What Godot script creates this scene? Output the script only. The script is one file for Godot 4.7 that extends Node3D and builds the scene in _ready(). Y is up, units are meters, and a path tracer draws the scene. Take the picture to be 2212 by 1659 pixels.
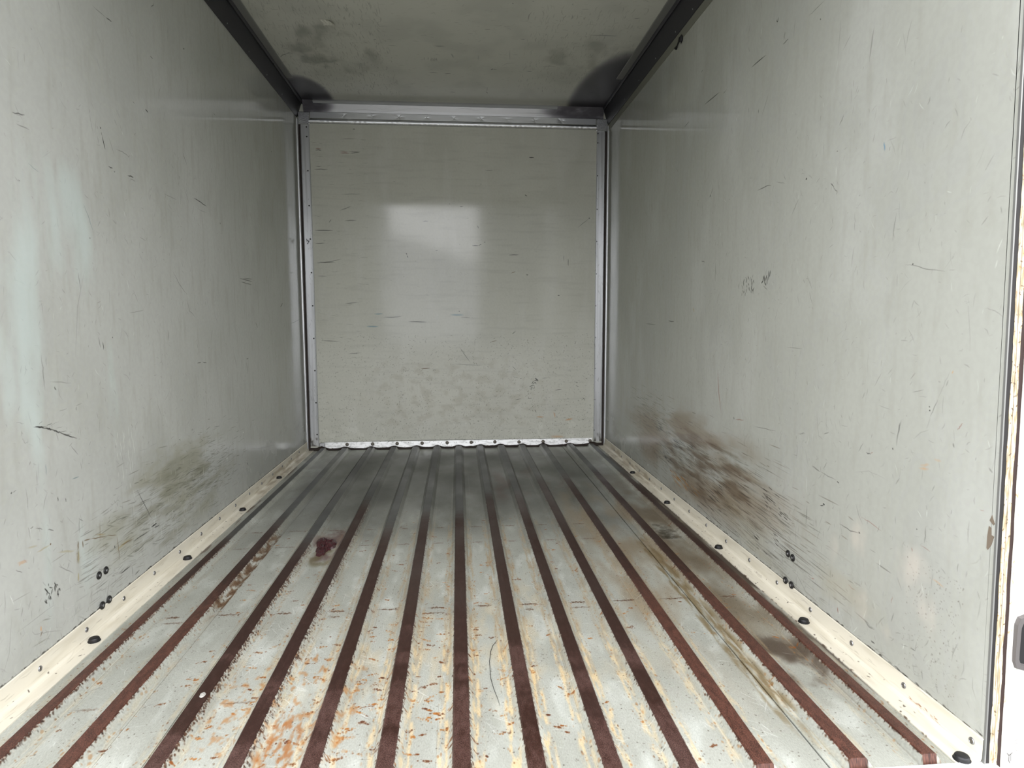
extends Node3D
# The inside of a small box truck, seen from just behind its open rear end.
# Metres; y up; the box runs back along -z. Floor level y = 0, wall faces at x = -0.848 and 0.848.

const EYE := Vector3(0, 0.7235, 0)
const WALL_X := 0.848
const BACK_Z := -3.645
const REAR_Z := -0.918
const CEIL_Y := 1.89
const RIBS := [-0.7580, -0.6374, -0.4929, -0.3655, -0.2431, -0.1231, 0.0, 0.1203, 0.2412, 0.3613, 0.4842, 0.6410, 0.7640]
const RUST_FROM := [-2.1, -2.27, -2.05, -2.49, -2.16, -2.32, -2.29, -2.54, -2.55, -2.80, -2.83, -2.9, -2.9]
const SEAMS := [-0.600, 0.595]

const MARKS_RIGHT := [
	["k", 1.6, 0.55, -1.491, 1.455, -1.539, 1.452, -1.558, 1.452],
	["k", 3.0, 0.70, -1.710, 1.515, -1.715, 1.506, -1.721, 1.514],
	["k", 1.9, 0.60, -1.673, 1.462, -1.676, 1.445],
	["k", 2.3, 0.70, -1.653, 1.438, -1.681, 1.436],
	["k", 3.0, 0.75, -1.776, 1.446, -1.861, 1.446],
	["k", 2.8, 0.40, -2.238, 1.579, -2.255, 1.577],
	["k", 3.2, 0.75, -2.093, 1.455, -2.215, 1.457],
	["k", 2.0, 0.40, -2.032, 1.444, -2.061, 1.441],
	["k", 1.5, 0.40, -1.749, 1.338, -1.789, 1.285],
	["k", 1.8, 0.70, -1.807, 1.313, -1.808, 1.302],
	["k", 1.5, 0.40, -1.873, 1.341, -1.868, 1.322],
	["g", 1.9, 0.40, -1.379, 1.335, -1.410, 1.312],
	["g", 1.9, 0.25, -1.422, 1.385, -1.427, 1.308],
	["g", 6.0, 0.18, -1.302, 1.317, -1.309, 1.283, -1.312, 1.251],
	["k", 4.0, 0.60, -1.507, 1.421, -1.503, 1.419],
	["k", 2.0, 0.50, -2.122, 1.159, -2.138, 1.143],
	["k", 4.1, 0.85, -2.138, 1.143, -2.147, 1.135],
	["k", 2.3, 0.65, -1.796, 1.089, -1.725, 1.089, -1.716, 1.085],
	["g", 2.0, 0.50, -1.687, 1.089, -1.641, 1.076],
	["g", 1.8, 0.50, -1.651, 1.101, -1.640, 1.083],
	["k", 2.2, 0.60, -1.431, 1.033, -1.419, 1.021],
	["k", 1.7, 0.55, -1.422, 1.022, -1.406, 1.010, -1.407, 1.002],
	["k", 5.9, 0.95, -1.539, 1.066, -1.536, 1.065],
	["k", 1.6, 0.45, -1.568, 1.025, -1.582, 1.012, -1.601, 0.989],
	["k", 1.4, 0.45, -1.203, 0.931, -1.208, 0.900, -1.209, 0.876],
	["k", 2.7, 0.60, -2.362, 1.445, -2.410, 1.440],
	["g", 3.7, 0.28, -1.393, 1.173, -1.409, 1.153],
	["g", 1.9, 0.40, -0.932, 0.972, -0.945, 0.968],
	["b", 8.9, 0.35, -1.251, 1.075, -1.249, 1.058],
	["g", 1.5, 0.40, -1.242, 1.075, -1.215, 1.075],
	["k", 2.2, 0.50, -1.416, 1.099, -1.409, 1.099],
	["k", 1.5, 0.40, -1.232, 1.062, -1.236, 1.054],
	["k", 1.9, 0.40, -2.083, 0.913, -2.078, 0.851],
	["g", 4.2, 0.50, -2.206, 0.930, -2.174, 0.922],
	["k", 1.8, 0.50, -1.903, 0.834, -1.897, 0.817],
	["k", 1.7, 0.50, -1.824, 0.730, -1.829, 0.717],
	["k", 2.4, 0.45, -2.861, 0.709, -2.705, 0.706],
	["k", 3.8, 0.70, -2.543, 0.721, -2.478, 0.720],
	["y", 7.0, 0.50, -2.275, 0.768, -2.263, 0.753],
	["g", 1.4, 0.55, -0.976, 0.742, -0.957, 0.739, -0.940, 0.727],
	["g", 1.1, 0.30, -1.012, 0.762, -1.001, 0.670],
	["k", 1.6, 0.40, -1.598, 0.653, -1.524, 0.654],
	["k", 1.9, 0.50, -1.742, 0.820, -1.716, 0.805],
	["k", 1.4, 0.60, -1.170, 0.828, -1.144, 0.825, -1.114, 0.816, -1.067, 0.808],
	["k", 3.7, 0.90, -1.150, 0.828, -1.149, 0.827],
	["r", 7.9, 0.22, -2.037, 0.563, -2.026, 0.495, -2.000, 0.423],
	["k", 7.6, 0.40, -1.906, 0.425, -1.900, 0.420],
	["r", 4.4, 0.30, -1.892, 0.421, -1.833, 0.428],
	["k", 1.8, 0.50, -1.764, 0.419, -1.641, 0.428],
	["g", 1.5, 0.50, -1.221, 0.619, -1.242, 0.588],
	["g", 1.8, 0.50, -1.271, 0.574, -1.274, 0.566, -1.280, 0.558],
	["k", 1.3, 0.40, -1.130, 0.589, -1.101, 0.597],
	["g", 1.5, 0.35, -1.113, 0.584, -1.092, 0.585],
	["g", 4.2, 0.30, -1.157, 0.531, -1.162, 0.508, -1.166, 0.480],
	["k", 1.9, 0.45, -1.160, 0.527, -1.162, 0.506],
	["k", 3.2, 0.90, -1.084, 0.561, -1.083, 0.561],
	["k", 2.0, 0.80, -1.085, 0.568, -1.085, 0.567],
	["r", 1.9, 0.60, -1.006, 0.550, -1.012, 0.543, -1.017, 0.536],
	["g", 1.4, 0.50, -1.045, 0.543, -1.052, 0.531],
	["g", 2.0, 0.50, -1.267, 0.467, -1.283, 0.445],
	["k", 2.2, 0.70, -1.257, 0.449, -1.250, 0.447, -1.243, 0.449],
	["r", 2.0, 0.50, -1.243, 0.449, -1.234, 0.453],
	["k", 3.2, 0.60, -1.176, 0.473, -1.175, 0.471],
	["g", 3.9, 0.35, -1.025, 0.513, -1.021, 0.505],
	["g", 1.4, 0.50, -0.987, 0.522, -0.996, 0.514],
	["k", 1.9, 0.50, -1.394, 0.467, -1.415, 0.459],
	["k", 1.9, 0.50, -1.525, 0.441, -1.510, 0.443, -1.496, 0.448],
	["k", 4.9, 0.22, -1.457, 0.374, -1.421, 0.368],
	["k", 1.8, 0.45, -1.421, 0.368, -1.357, 0.364],
	["k", 2.8, 0.75, -1.353, 0.361, -1.345, 0.360],
	["k", 1.5, 0.40, -1.397, 0.397, -1.410, 0.377],
	["g", 1.3, 0.35, -1.294, 0.398, -1.245, 0.411, -1.215, 0.410, -1.186, 0.406],
	["k", 3.9, 0.85, -1.404, 0.296, -1.397, 0.295],
	["k", 2.9, 0.80, -1.415, 0.289, -1.401, 0.293],
	["w", 1.5, 0.50, -1.482, 0.346, -1.477, 0.300],
	["k", 1.7, 0.50, -1.472, 0.272, -1.472, 0.222],
	["r", 2.0, 0.50, -1.261, 0.307, -1.230, 0.306, -1.194, 0.300],
	["k", 2.1, 0.55, -1.337, 0.270, -1.298, 0.267, -1.265, 0.272],
	["k", 3.0, 0.70, -1.267, 0.274, -1.262, 0.272],
	["k", 1.5, 0.55, -1.075, 0.349, -1.075, 0.331, -1.076, 0.317],
	["k", 2.5, 0.80, -1.098, 0.336, -1.097, 0.336],
	["o", 8.0, 0.20, -1.100, 0.457, -1.075, 0.463],
	["o", 8.0, 0.22, -1.102, 0.450, -1.076, 0.455],
	["o", 6.9, 0.18, -1.065, 0.475, -1.048, 0.475],
	["o", 2.0, 0.40, -1.094, 0.454, -1.083, 0.453],
	["r", 1.5, 0.50, -0.959, 0.414, -0.949, 0.415],
	["g", 3.7, 0.30, -0.947, 0.487, -0.940, 0.480],
	["o", 3.9, 0.30, -1.037, 0.632, -1.034, 0.636],
	["k", 1.4, 0.40, -1.066, 0.616, -1.062, 0.614],
	["g", 1.2, 0.40, -1.041, 0.637, -1.054, 0.610, -1.066, 0.583],
	["k", 1.4, 0.50, -1.066, 0.583, -1.075, 0.563, -1.081, 0.549],
	["g", 1.2, 0.35, -1.081, 0.549, -1.089, 0.526],
	["k", 1.4, 0.50, -1.506, 0.084, -1.448, 0.052],
	["r", 3.8, 0.40, -1.440, 0.102, -1.425, 0.104],
	["k", 1.8, 0.50, -1.355, 0.145, -1.353, 0.139],
	["r", 1.9, 0.35, -1.296, 0.146, -1.266, 0.144],
	["r", 3.7, 0.50, -1.329, 0.078, -1.325, 0.067],
	["g", 2.2, 0.50, -1.146, 0.151, -1.152, 0.130],
	["r", 1.7, 0.40, -1.153, 0.182, -1.155, 0.166],
	["g", 9.3, 0.22, -1.233, 0.094, -1.215, 0.087, -1.198, 0.090],
	["k", 4.1, 0.50, -1.208, 0.062, -1.196, 0.061],
	["k", 1.4, 0.40, -1.121, 0.100, -1.101, 0.105],
	["k", 2.0, 0.50, -1.095, 0.105, -1.081, 0.108],
	["r", 1.9, 0.60, -1.108, 0.297, -1.105, 0.290],
	["r", 1.7, 0.50, -1.087, 0.310, -1.060, 0.306],
	["o", 6.1, 0.20, -1.051, 0.260, -1.023, 0.255],
	["w", 2.2, 0.40, -1.194, 0.243, -1.196, 0.223],
]
const MARKS_LEFT := [
	["k", 1.6, 0.50, -1.670, 1.462, -1.727, 1.462],
	["k", 3.0, 0.70, -1.727, 1.462, -1.754, 1.464],
	["k", 2.0, 0.50, -1.995, 1.620, -1.974, 1.599],
	["g", 1.9, 0.50, -1.431, 1.311, -1.434, 1.308],
	["g", 1.7, 0.40, -1.491, 1.222, -1.493, 1.217],
	["k", 2.7, 0.55, -1.354, 1.123, -1.392, 1.130],
	["g", 2.4, 0.60, -1.365, 1.105, -1.403, 1.104],
	["k", 3.1, 0.80, -1.668, 1.187, -1.671, 1.183],
	["k", 1.7, 0.60, -1.671, 1.177, -1.676, 1.167],
	["k", 3.2, 0.75, -1.676, 1.167, -1.682, 1.151, -1.686, 1.139],
	["k", 1.9, 0.40, -1.738, 1.154, -1.776, 1.154, -1.805, 1.149],
	["k", 2.7, 0.70, -1.696, 1.101, -1.716, 1.101],
	["k", 2.1, 0.50, -1.720, 1.097, -1.725, 1.094],
	["k", 3.5, 0.75, -1.789, 1.100, -1.819, 1.102],
	["g", 2.2, 0.60, -1.800, 1.094, -1.828, 1.093],
	["k", 4.1, 0.85, -1.907, 1.303, -1.923, 1.299],
	["k", 2.1, 0.60, -1.841, 1.301, -1.846, 1.298],
	["k", 2.6, 0.50, -1.955, 1.461, -1.970, 1.460],
	["k", 4.0, 0.60, -2.186, 1.574, -2.195, 1.577],
	["g", 1.6, 0.40, -1.673, 1.345, -1.684, 1.324],
	["k", 2.1, 0.45, -2.143, 1.247, -2.168, 1.218],
	["g", 1.8, 0.40, -2.054, 1.191, -2.071, 1.183],
	["k", 3.5, 0.80, -2.213, 1.121, -2.267, 1.118, -2.319, 1.113],
	["g", 2.1, 0.50, -1.996, 1.094, -2.079, 1.092],
	["g", 1.8, 0.40, -2.019, 1.069, -2.043, 1.055],
	["g", 2.0, 0.40, -2.141, 1.141, -2.173, 1.094],
	["g", 2.0, 0.40, -2.244, 1.092, -2.310, 1.091],
	["t", 1.3, 0.55, -1.391, 1.038, -1.425, 1.026],
	["t", 1.6, 0.60, -1.577, 0.990, -1.596, 0.961, -1.611, 0.930],
	["k", 1.8, 0.50, -1.358, 0.998, -1.363, 0.996],
	["k", 3.4, 0.60, -2.437, 1.078, -2.444, 1.072],
	["g", 1.7, 0.50, -1.750, 0.939, -1.773, 0.921],
	["g", 1.9, 0.50, -1.832, 0.949, -1.867, 0.943],
	["k", 2.4, 0.60, -1.594, 0.917, -1.595, 0.914],
	["k", 4.8, 0.60, -3.132, 1.500, -3.145, 1.502],
	["k", 2.7, 0.40, -2.425, 1.453, -2.439, 1.449],
	["k", 1.8, 0.50, -2.026, 0.874, -2.070, 0.835, -2.123, 0.807],
	["k", 1.8, 0.40, -2.116, 0.792, -2.135, 0.756, -2.181, 0.736],
	["k", 3.8, 0.50, -2.629, 0.890, -2.778, 0.887],
	["k", 3.8, 0.45, -2.638, 0.878, -2.770, 0.874],
	["g", 3.8, 0.50, -2.666, 0.893, -2.783, 0.897],
	["k", 7.2, 0.85, -3.198, 0.792, -3.237, 0.811],
	["k", 3.2, 0.50, -3.385, 0.712, -3.567, 0.733],
	["g", 2.8, 0.40, -1.538, 0.833, -1.543, 0.794],
	["g", 2.0, 0.30, -1.563, 0.839, -1.526, 0.754, -1.506, 0.644],
	["k", 2.9, 0.60, -1.622, 0.676, -1.621, 0.656],
	["g", 3.3, 0.40, -1.603, 0.686, -1.610, 0.660],
	["k", 3.5, 0.60, -1.665, 0.685, -1.667, 0.683],
	["g", 2.4, 0.45, -1.388, 0.655, -1.391, 0.622, -1.392, 0.583],
	["g", 1.9, 0.40, -1.403, 0.653, -1.403, 0.633],
	["k", 2.6, 0.70, -1.423, 0.587, -1.429, 0.579],
	["g", 2.2, 0.40, -1.412, 0.599, -1.484, 0.589],
	["k", 2.6, 0.45, -2.801, 0.720, -2.830, 0.695],
	["k", 2.6, 0.40, -2.661, 0.560, -2.677, 0.508],
	["g", 2.5, 0.45, -2.522, 0.604, -2.549, 0.543],
	["k", 3.1, 0.50, -2.175, 0.588, -2.207, 0.588],
	["k", 3.1, 0.50, -2.220, 0.588, -2.253, 0.583],
	["g", 2.0, 0.50, -1.758, 0.745, -1.835, 0.755],
	["g", 4.6, 0.30, -1.974, 0.697, -1.975, 0.667],
	["k", 3.3, 0.50, -2.662, 0.573, -2.691, 0.572],
	["g", 1.6, 0.60, -1.466, 0.454, -1.493, 0.426],
	["t", 1.5, 0.70, -1.377, 0.432, -1.377, 0.408],
	["t", 2.0, 0.75, -1.464, 0.378, -1.489, 0.378],
	["k", 1.5, 0.50, -1.273, 0.400, -1.286, 0.401],
	["k", 2.3, 0.80, -1.269, 0.400, -1.273, 0.400],
	["k", 2.4, 0.65, -1.409, 0.354, -1.409, 0.344],
	["k", 2.0, 0.60, -1.434, 0.344, -1.437, 0.335],
	["k", 2.0, 0.75, -1.741, 0.281, -1.776, 0.228, -1.809, 0.183],
	["k", 6.1, 0.75, -1.806, 0.159, -1.839, 0.159],
	["k", 3.8, 0.50, -1.820, 0.152, -1.855, 0.149],
	["k", 1.8, 0.65, -1.316, 0.316, -1.326, 0.316],
	["k", 1.7, 0.60, -1.333, 0.310, -1.343, 0.307, -1.353, 0.301],
	["k", 2.0, 0.70, -1.368, 0.295, -1.376, 0.294, -1.388, 0.287],
	["k", 1.5, 0.50, -1.478, 0.288, -1.476, 0.252],
	["k", 1.7, 0.50, -1.480, 0.285, -1.493, 0.274],
	["m", 5.4, 0.85, -1.374, 0.264, -1.374, 0.262],
	["y", 4.8, 0.30, -1.330, 0.262, -1.373, 0.262],
	["y", 5.9, 0.22, -1.304, 0.279, -1.334, 0.274],
	["y", 7.6, 0.22, -1.395, 0.238, -1.456, 0.219],
	["m", 6.4, 0.45, -1.469, 0.237, -1.466, 0.217],
	["m", 5.1, 0.50, -1.486, 0.231, -1.486, 0.215],
	["y", 11.5, 0.30, -1.469, 0.218, -1.465, 0.185],
	["m", 2.6, 0.40, -1.466, 0.219, -1.462, 0.188],
	["y", 7.7, 0.35, -1.461, 0.167, -1.460, 0.146],
	["m", 3.9, 0.50, -1.490, 0.230, -1.516, 0.225],
	["m", 2.9, 0.60, -1.516, 0.225, -1.557, 0.215, -1.585, 0.209],
	["m", 2.5, 0.60, -1.585, 0.209, -1.628, 0.196],
	["y", 9.4, 0.20, -1.537, 0.226, -1.582, 0.215],
	["m", 1.9, 0.50, -1.560, 0.256, -1.554, 0.207],
	["m", 2.8, 0.45, -1.629, 0.192, -1.632, 0.159, -1.634, 0.128],
	["k", 3.3, 0.70, -1.616, 0.174, -1.615, 0.167],
	["y", 8.5, 0.40, -1.622, 0.160, -1.692, 0.164],
	["m", 5.7, 0.35, -1.642, 0.164, -1.709, 0.160],
	["k", 3.8, 0.40, -1.704, 0.153, -1.744, 0.153, -1.791, 0.151],
	["k", 4.3, 0.65, -1.634, 0.095, -1.663, 0.095, -1.684, 0.095],
	["o", 11.7, 0.22, -1.274, 0.261, -1.301, 0.255],
	["o", 5.8, 0.25, -1.276, 0.255, -1.280, 0.256],
	["k", 1.7, 0.60, -1.267, 0.249, -1.284, 0.238],
	["g", 2.0, 0.60, -1.395, 0.208, -1.444, 0.172],
	["g", 2.1, 0.50, -1.479, 0.169, -1.516, 0.169, -1.566, 0.170],
	["g", 2.4, 0.50, -1.480, 0.136, -1.529, 0.134],
	["k", 1.7, 0.50, -1.692, 0.092, -1.693, 0.058],
	["k", 3.2, 0.45, -1.702, 0.064, -1.729, 0.066],
	["k", 1.7, 0.50, -1.409, 0.234, -1.413, 0.238],
	["o", 6.1, 0.50, -1.325, 0.109, -1.326, 0.098],
	["m", 2.9, 0.50, -1.329, 0.098, -1.322, 0.088],
	["g", 1.6, 0.50, -1.302, 0.119, -1.298, 0.110, -1.306, 0.101, -1.343, 0.088, -1.388, 0.069],
	["g", 1.6, 0.40, -1.259, 0.130, -1.378, 0.132],
	["g", 1.4, 0.40, -1.246, 0.166, -1.231, 0.101, -1.208, 0.066],
	["k", 4.7, 0.85, -1.353, 0.513, -1.369, 0.510, -1.384, 0.505],
	["k", 4.7, 0.80, -1.381, 0.506, -1.394, 0.502, -1.408, 0.497],
	["k", 4.1, 0.70, -1.405, 0.499, -1.419, 0.493, -1.433, 0.487],
	["k", 2.9, 0.70, -1.425, 0.491, -1.450, 0.480, -1.474, 0.470],
	["k", 2.2, 0.80, -1.448, 0.482, -1.474, 0.470, -1.492, 0.464],
	["k", 1.4, 0.70, -1.347, 0.514, -1.356, 0.513, -1.385, 0.509, -1.394, 0.505],
	["k", 1.3, 0.50, -1.365, 0.516, -1.378, 0.520],
	["k", 1.8, 0.60, -1.389, 0.509, -1.408, 0.512],
	["g", 1.3, 0.50, -1.394, 0.504, -1.416, 0.511, -1.432, 0.512],
	["g", 1.6, 0.50, -1.417, 0.499, -1.443, 0.499],
	["k", 1.5, 0.60, -1.431, 0.490, -1.456, 0.487],
	["k", 1.5, 0.60, -1.448, 0.481, -1.471, 0.477],
	["g", 1.3, 0.40, -1.494, 0.463, -1.505, 0.460],
	["g", 1.5, 0.40, -1.468, 0.452, -1.490, 0.427],
	["g", 1.4, 0.40, -1.385, 0.468, -1.395, 0.460],
	["g", 1.7, 0.40, -1.299, 0.530, -1.321, 0.525],
	["g", 1.4, 0.50, -1.313, 0.498, -1.320, 0.486, -1.332, 0.488],
	["g", 2.0, 0.40, -1.493, 0.537, -1.520, 0.540],
	["g", 3.1, 0.40, -1.496, 0.535, -1.495, 0.526],
	["g", 1.8, 0.50, -1.434, 0.533, -1.463, 0.536],
	["k", 2.6, 0.60, -2.009, 0.367, -2.017, 0.361],
	["k", 3.3, 0.70, -2.616, 0.161, -2.635, 0.143],
	["g", 2.6, 0.50, -2.654, 0.208, -2.784, 0.183, -3.035, 0.153],
	["g", 2.6, 0.40, -2.851, 0.237, -2.860, 0.213, -2.833, 0.196],
]
const MARKS_BACK := [
	["k", 3.9, 0.70, -0.756, 1.640, -0.721, 1.641],
	["r", 11.0, 0.20, -0.753, 1.648, -0.723, 1.648],
	["r", 4.1, 0.60, -0.624, 1.633, -0.581, 1.634],
	["k", 2.7, 0.50, -0.581, 1.634, -0.514, 1.637],
	["r", 4.1, 0.70, -0.622, 1.627, -0.572, 1.628],
	["k", 3.5, 0.60, -0.572, 1.628, -0.519, 1.632],
	["k", 5.0, 0.80, -0.554, 1.754, -0.541, 1.754],
	["k", 2.7, 0.30, -0.619, 1.701, -0.535, 1.704],
	["k", 4.1, 0.40, -0.766, 1.539, -0.690, 1.540],
	["k", 3.8, 0.40, -0.756, 1.556, -0.724, 1.556],
	["k", 7.1, 0.90, 0.402, 1.624, 0.432, 1.623],
	["k", 4.8, 0.70, 0.379, 1.422, 0.393, 1.414],
	["g", 4.3, 0.40, 0.161, 1.549, 0.203, 1.550],
	["k", 4.8, 0.50, 0.019, 1.352, 0.036, 1.352],
	["g", 8.0, 0.50, -0.187, 1.271, -0.155, 1.272],
	["g", 8.0, 0.40, 0.113, 1.252, 0.122, 1.234],
	["k", 6.3, 0.70, 0.084, 1.140, 0.121, 1.141],
	["k", 3.7, 0.60, 0.121, 1.142, 0.138, 1.149],
	["k", 4.2, 0.60, 0.151, 1.159, 0.159, 1.161],
	["k", 4.8, 0.80, -0.281, 1.099, -0.275, 1.089],
	["k", 4.2, 0.70, -0.275, 1.085, -0.270, 1.071],
	["k", 4.8, 0.60, 0.288, 1.091, 0.346, 1.093],
	["g", 3.5, 0.50, 0.678, 1.244, 0.742, 1.295],
	["k", 5.4, 0.80, 0.742, 1.296, 0.748, 1.299],
	["k", 3.5, 0.60, -0.771, 1.216, -0.673, 1.216],
	["g", 8.0, 0.40, -0.609, 1.269, -0.544, 1.272],
	["k", 3.5, 0.60, -0.772, 1.145, -0.720, 1.148],
	["k", 4.0, 0.60, -0.766, 1.043, -0.664, 1.043],
	["k", 2.7, 0.60, -0.682, 1.276, -0.693, 1.258],
	["g", 6.5, 0.40, -0.634, 1.323, -0.571, 1.347],
	["g", 4.0, 0.40, -0.623, 1.410, -0.515, 1.413],
	["k", 4.3, 0.50, -0.040, 1.368, -0.034, 1.365],
	["g", 4.8, 0.40, -0.343, 1.481, -0.332, 1.481],
	["k", 3.2, 0.50, -0.771, 1.217, -0.673, 1.217],
	["k", 3.5, 0.50, -0.763, 1.044, -0.696, 1.047, -0.632, 1.062],
	["g", 4.3, 0.50, -0.765, 0.969, -0.714, 0.968],
	["b", 10.6, 0.40, -0.462, 0.763, -0.412, 0.764],
	["b", 21.1, 0.35, -0.505, 0.694, -0.441, 0.693],
	["b", 15.7, 0.40, -0.041, 0.757, 0.034, 0.757],
	["k", 3.7, 0.60, -0.412, 0.743, -0.357, 0.744, -0.311, 0.750],
	["k", 4.2, 0.70, -0.274, 0.720, -0.172, 0.717],
	["g", 3.7, 0.50, 0.015, 0.744, 0.071, 0.740],
	["m", 6.8, 0.60, -0.209, 0.456, -0.155, 0.458],
	["k", 2.6, 0.50, 0.009, 0.575, 0.069, 0.490],
	["k", 3.2, 0.50, 0.308, 0.648, 0.327, 0.666],
	["k", 3.2, 0.50, 0.626, 1.073, 0.627, 1.031],
	["g", 4.0, 0.50, 0.601, 1.091, 0.601, 1.059],
	["g", 7.9, 0.50, 0.006, 0.777, 0.015, 0.776],
	["m", 4.8, 0.50, 0.303, 0.989, 0.327, 1.001],
	["k", 4.8, 0.80, 0.389, 0.982, 0.399, 0.980],
	["k", 4.3, 0.70, 0.567, 0.867, 0.579, 0.866],
	["g", 8.0, 0.35, -0.621, 0.819, -0.548, 0.828],
	["g", 8.0, 0.35, -0.610, 0.541, -0.536, 0.548],
	["m", 5.3, 0.40, 0.184, 0.603, 0.222, 0.612],
	["g", 3.2, 0.40, -0.035, 0.481, 0.136, 0.472],
	["k", 3.5, 0.50, -0.754, 0.616, -0.654, 0.611],
	["g", 5.3, 0.40, -0.102, 1.114, -0.120, 1.111],
	["k", 9.0, 0.60, 0.439, 0.398, 0.456, 0.380],
	["k", 4.2, 0.70, 0.418, 0.363, 0.431, 0.380],
	["k", 4.2, 0.70, 0.431, 0.379, 0.444, 0.385, 0.458, 0.379],
	["k", 4.8, 0.60, 0.422, 0.360, 0.440, 0.372, 0.447, 0.360],
	["k", 4.0, 0.60, 0.403, 0.345, 0.431, 0.357, 0.437, 0.347],
	["k", 4.3, 0.60, 0.406, 0.335, 0.418, 0.332, 0.425, 0.347],
	["k", 3.7, 0.60, 0.431, 0.332, 0.436, 0.347],
	["k", 3.5, 0.60, 0.412, 0.348, 0.422, 0.341],
	["k", 3.7, 0.50, 0.438, 0.215, 0.446, 0.196],
	["k", 2.9, 0.50, 0.325, 0.273, 0.360, 0.278],
	["k", 2.9, 0.50, 0.394, 0.279, 0.423, 0.281],
	["k", 2.9, 0.50, 0.552, 0.326, 0.595, 0.330],
	["g", 3.2, 0.50, 0.478, 0.397, 0.513, 0.397],
	["g", 3.2, 0.50, 0.322, 0.403, 0.340, 0.403],
	["k", 3.5, 0.50, 0.674, 0.351, 0.693, 0.346],
	["k", 3.5, 0.50, 0.674, 0.372, 0.687, 0.367],
	["k", 3.8, 0.60, 0.715, 0.281, 0.729, 0.268],
	["o", 16.1, 0.30, 0.447, 0.174, 0.491, 0.172],
	["o", 13.4, 0.30, 0.548, 0.198, 0.555, 0.166],
	["o", 21.6, 0.30, 0.615, 0.149, 0.660, 0.158],
	["o", 21.6, 0.25, 0.527, 0.057, 0.610, 0.057],
	["k", 2.6, 0.50, 0.309, 0.466, 0.331, 0.442],
]
const MARKS_CEILING := [
	["k", 4.3, 0.50, -0.383, -2.708, -0.372, -2.708],
	["g", 17.9, 0.30, -0.084, -2.887, -0.044, -2.884],
	["g", 14.7, 0.30, -0.121, -3.186, -0.082, -3.187],
	["k", 4.2, 0.40, -0.106, -3.012, -0.107, -3.054],
	["k", 4.2, 0.40, -0.097, -3.011, -0.098, -3.053],
	["k", 4.2, 0.40, -0.090, -3.010, -0.090, -3.052],
	["k", 4.2, 0.40, -0.082, -3.010, -0.082, -3.047],
	["g", 4.2, 0.40, -0.136, -3.005, -0.137, -3.042],
	["g", 4.2, 0.40, -0.119, -3.003, -0.120, -3.041],
	["k", 3.4, 0.40, -0.285, -2.894, -0.244, -2.899],
	["g", 11.6, 0.30, -0.017, -2.959, -0.006, -3.004],
	["k", 3.6, 0.40, -0.380, -2.869, -0.367, -2.880],
	["k", 3.6, 0.40, -0.338, -2.841, -0.325, -2.844],
	["k", 5.9, 0.50, -0.051, -3.193, -0.019, -3.188],
	["g", 13.1, 0.30, -0.026, -3.438, -0.000, -3.439],
	["k", 5.1, 0.40, -0.223, -3.342, -0.206, -3.339],
	["k", 5.1, 0.45, -0.609, -3.264, -0.594, -3.265],
	["k", 4.9, 0.50, -0.538, -3.112, -0.535, -3.126],
	["k", 4.8, 0.50, -0.431, -3.098, -0.426, -3.105],
	["k", 7.2, 0.70, 0.167, -3.130, 0.176, -3.114],
	["k", 3.8, 0.60, 0.174, -3.122, 0.194, -3.124],
	["k", 4.8, 0.50, 0.334, -3.131, 0.360, -3.135],
	["k", 3.3, 0.50, 0.402, -3.071, 0.431, -3.062, 0.465, -3.068],
	["k", 5.2, 0.60, 0.156, -3.418, 0.168, -3.441],
	["g", 3.6, 0.50, 0.160, -3.352, 0.160, -3.412],
	["k", 3.1, 0.50, 0.293, -2.550, 0.285, -2.577, 0.285, -2.626],
	["k", 4.8, 0.50, 0.213, -2.488, 0.217, -2.496],
	["k", 4.0, 0.40, 0.285, -2.470, 0.292, -2.472],
	["k", 4.0, 0.40, 0.435, -2.476, 0.439, -2.489],
	["k", 3.8, 0.50, 0.119, -2.713, 0.144, -2.713],
	["g", 10.5, 0.30, 0.693, -2.575, 0.717, -2.566],
	["g", 13.1, 0.25, 0.547, -2.731, 0.669, -2.729],
	["k", 3.5, 0.40, 0.273, -2.791, 0.291, -2.794],
	["k", 2.7, 0.40, 0.178, -2.674, 0.187, -2.673],
	["g", 3.3, 0.40, 0.237, -2.904, 0.244, -3.011],
	["g", 3.3, 0.35, 0.101, -2.959, 0.105, -3.023],
	["g", 3.5, 0.40, 0.278, -3.037, 0.234, -3.050, 0.213, -3.081],
	["k", 3.3, 0.60, -0.731, -3.009, -0.719, -3.005, -0.716, -3.015],
	["k", 3.4, 0.70, -0.774, -3.059, -0.755, -3.031, -0.716, -3.009],
	["g", 3.3, 0.40, -0.746, -2.954, -0.722, -2.962, -0.707, -2.979],
]


var M := {}
var names := {}
var rng := RandomNumberGenerator.new()
var uv_u := 0
var uv_v := 1
var uv_rect := Rect2(0, 0, 1, 1)


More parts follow.
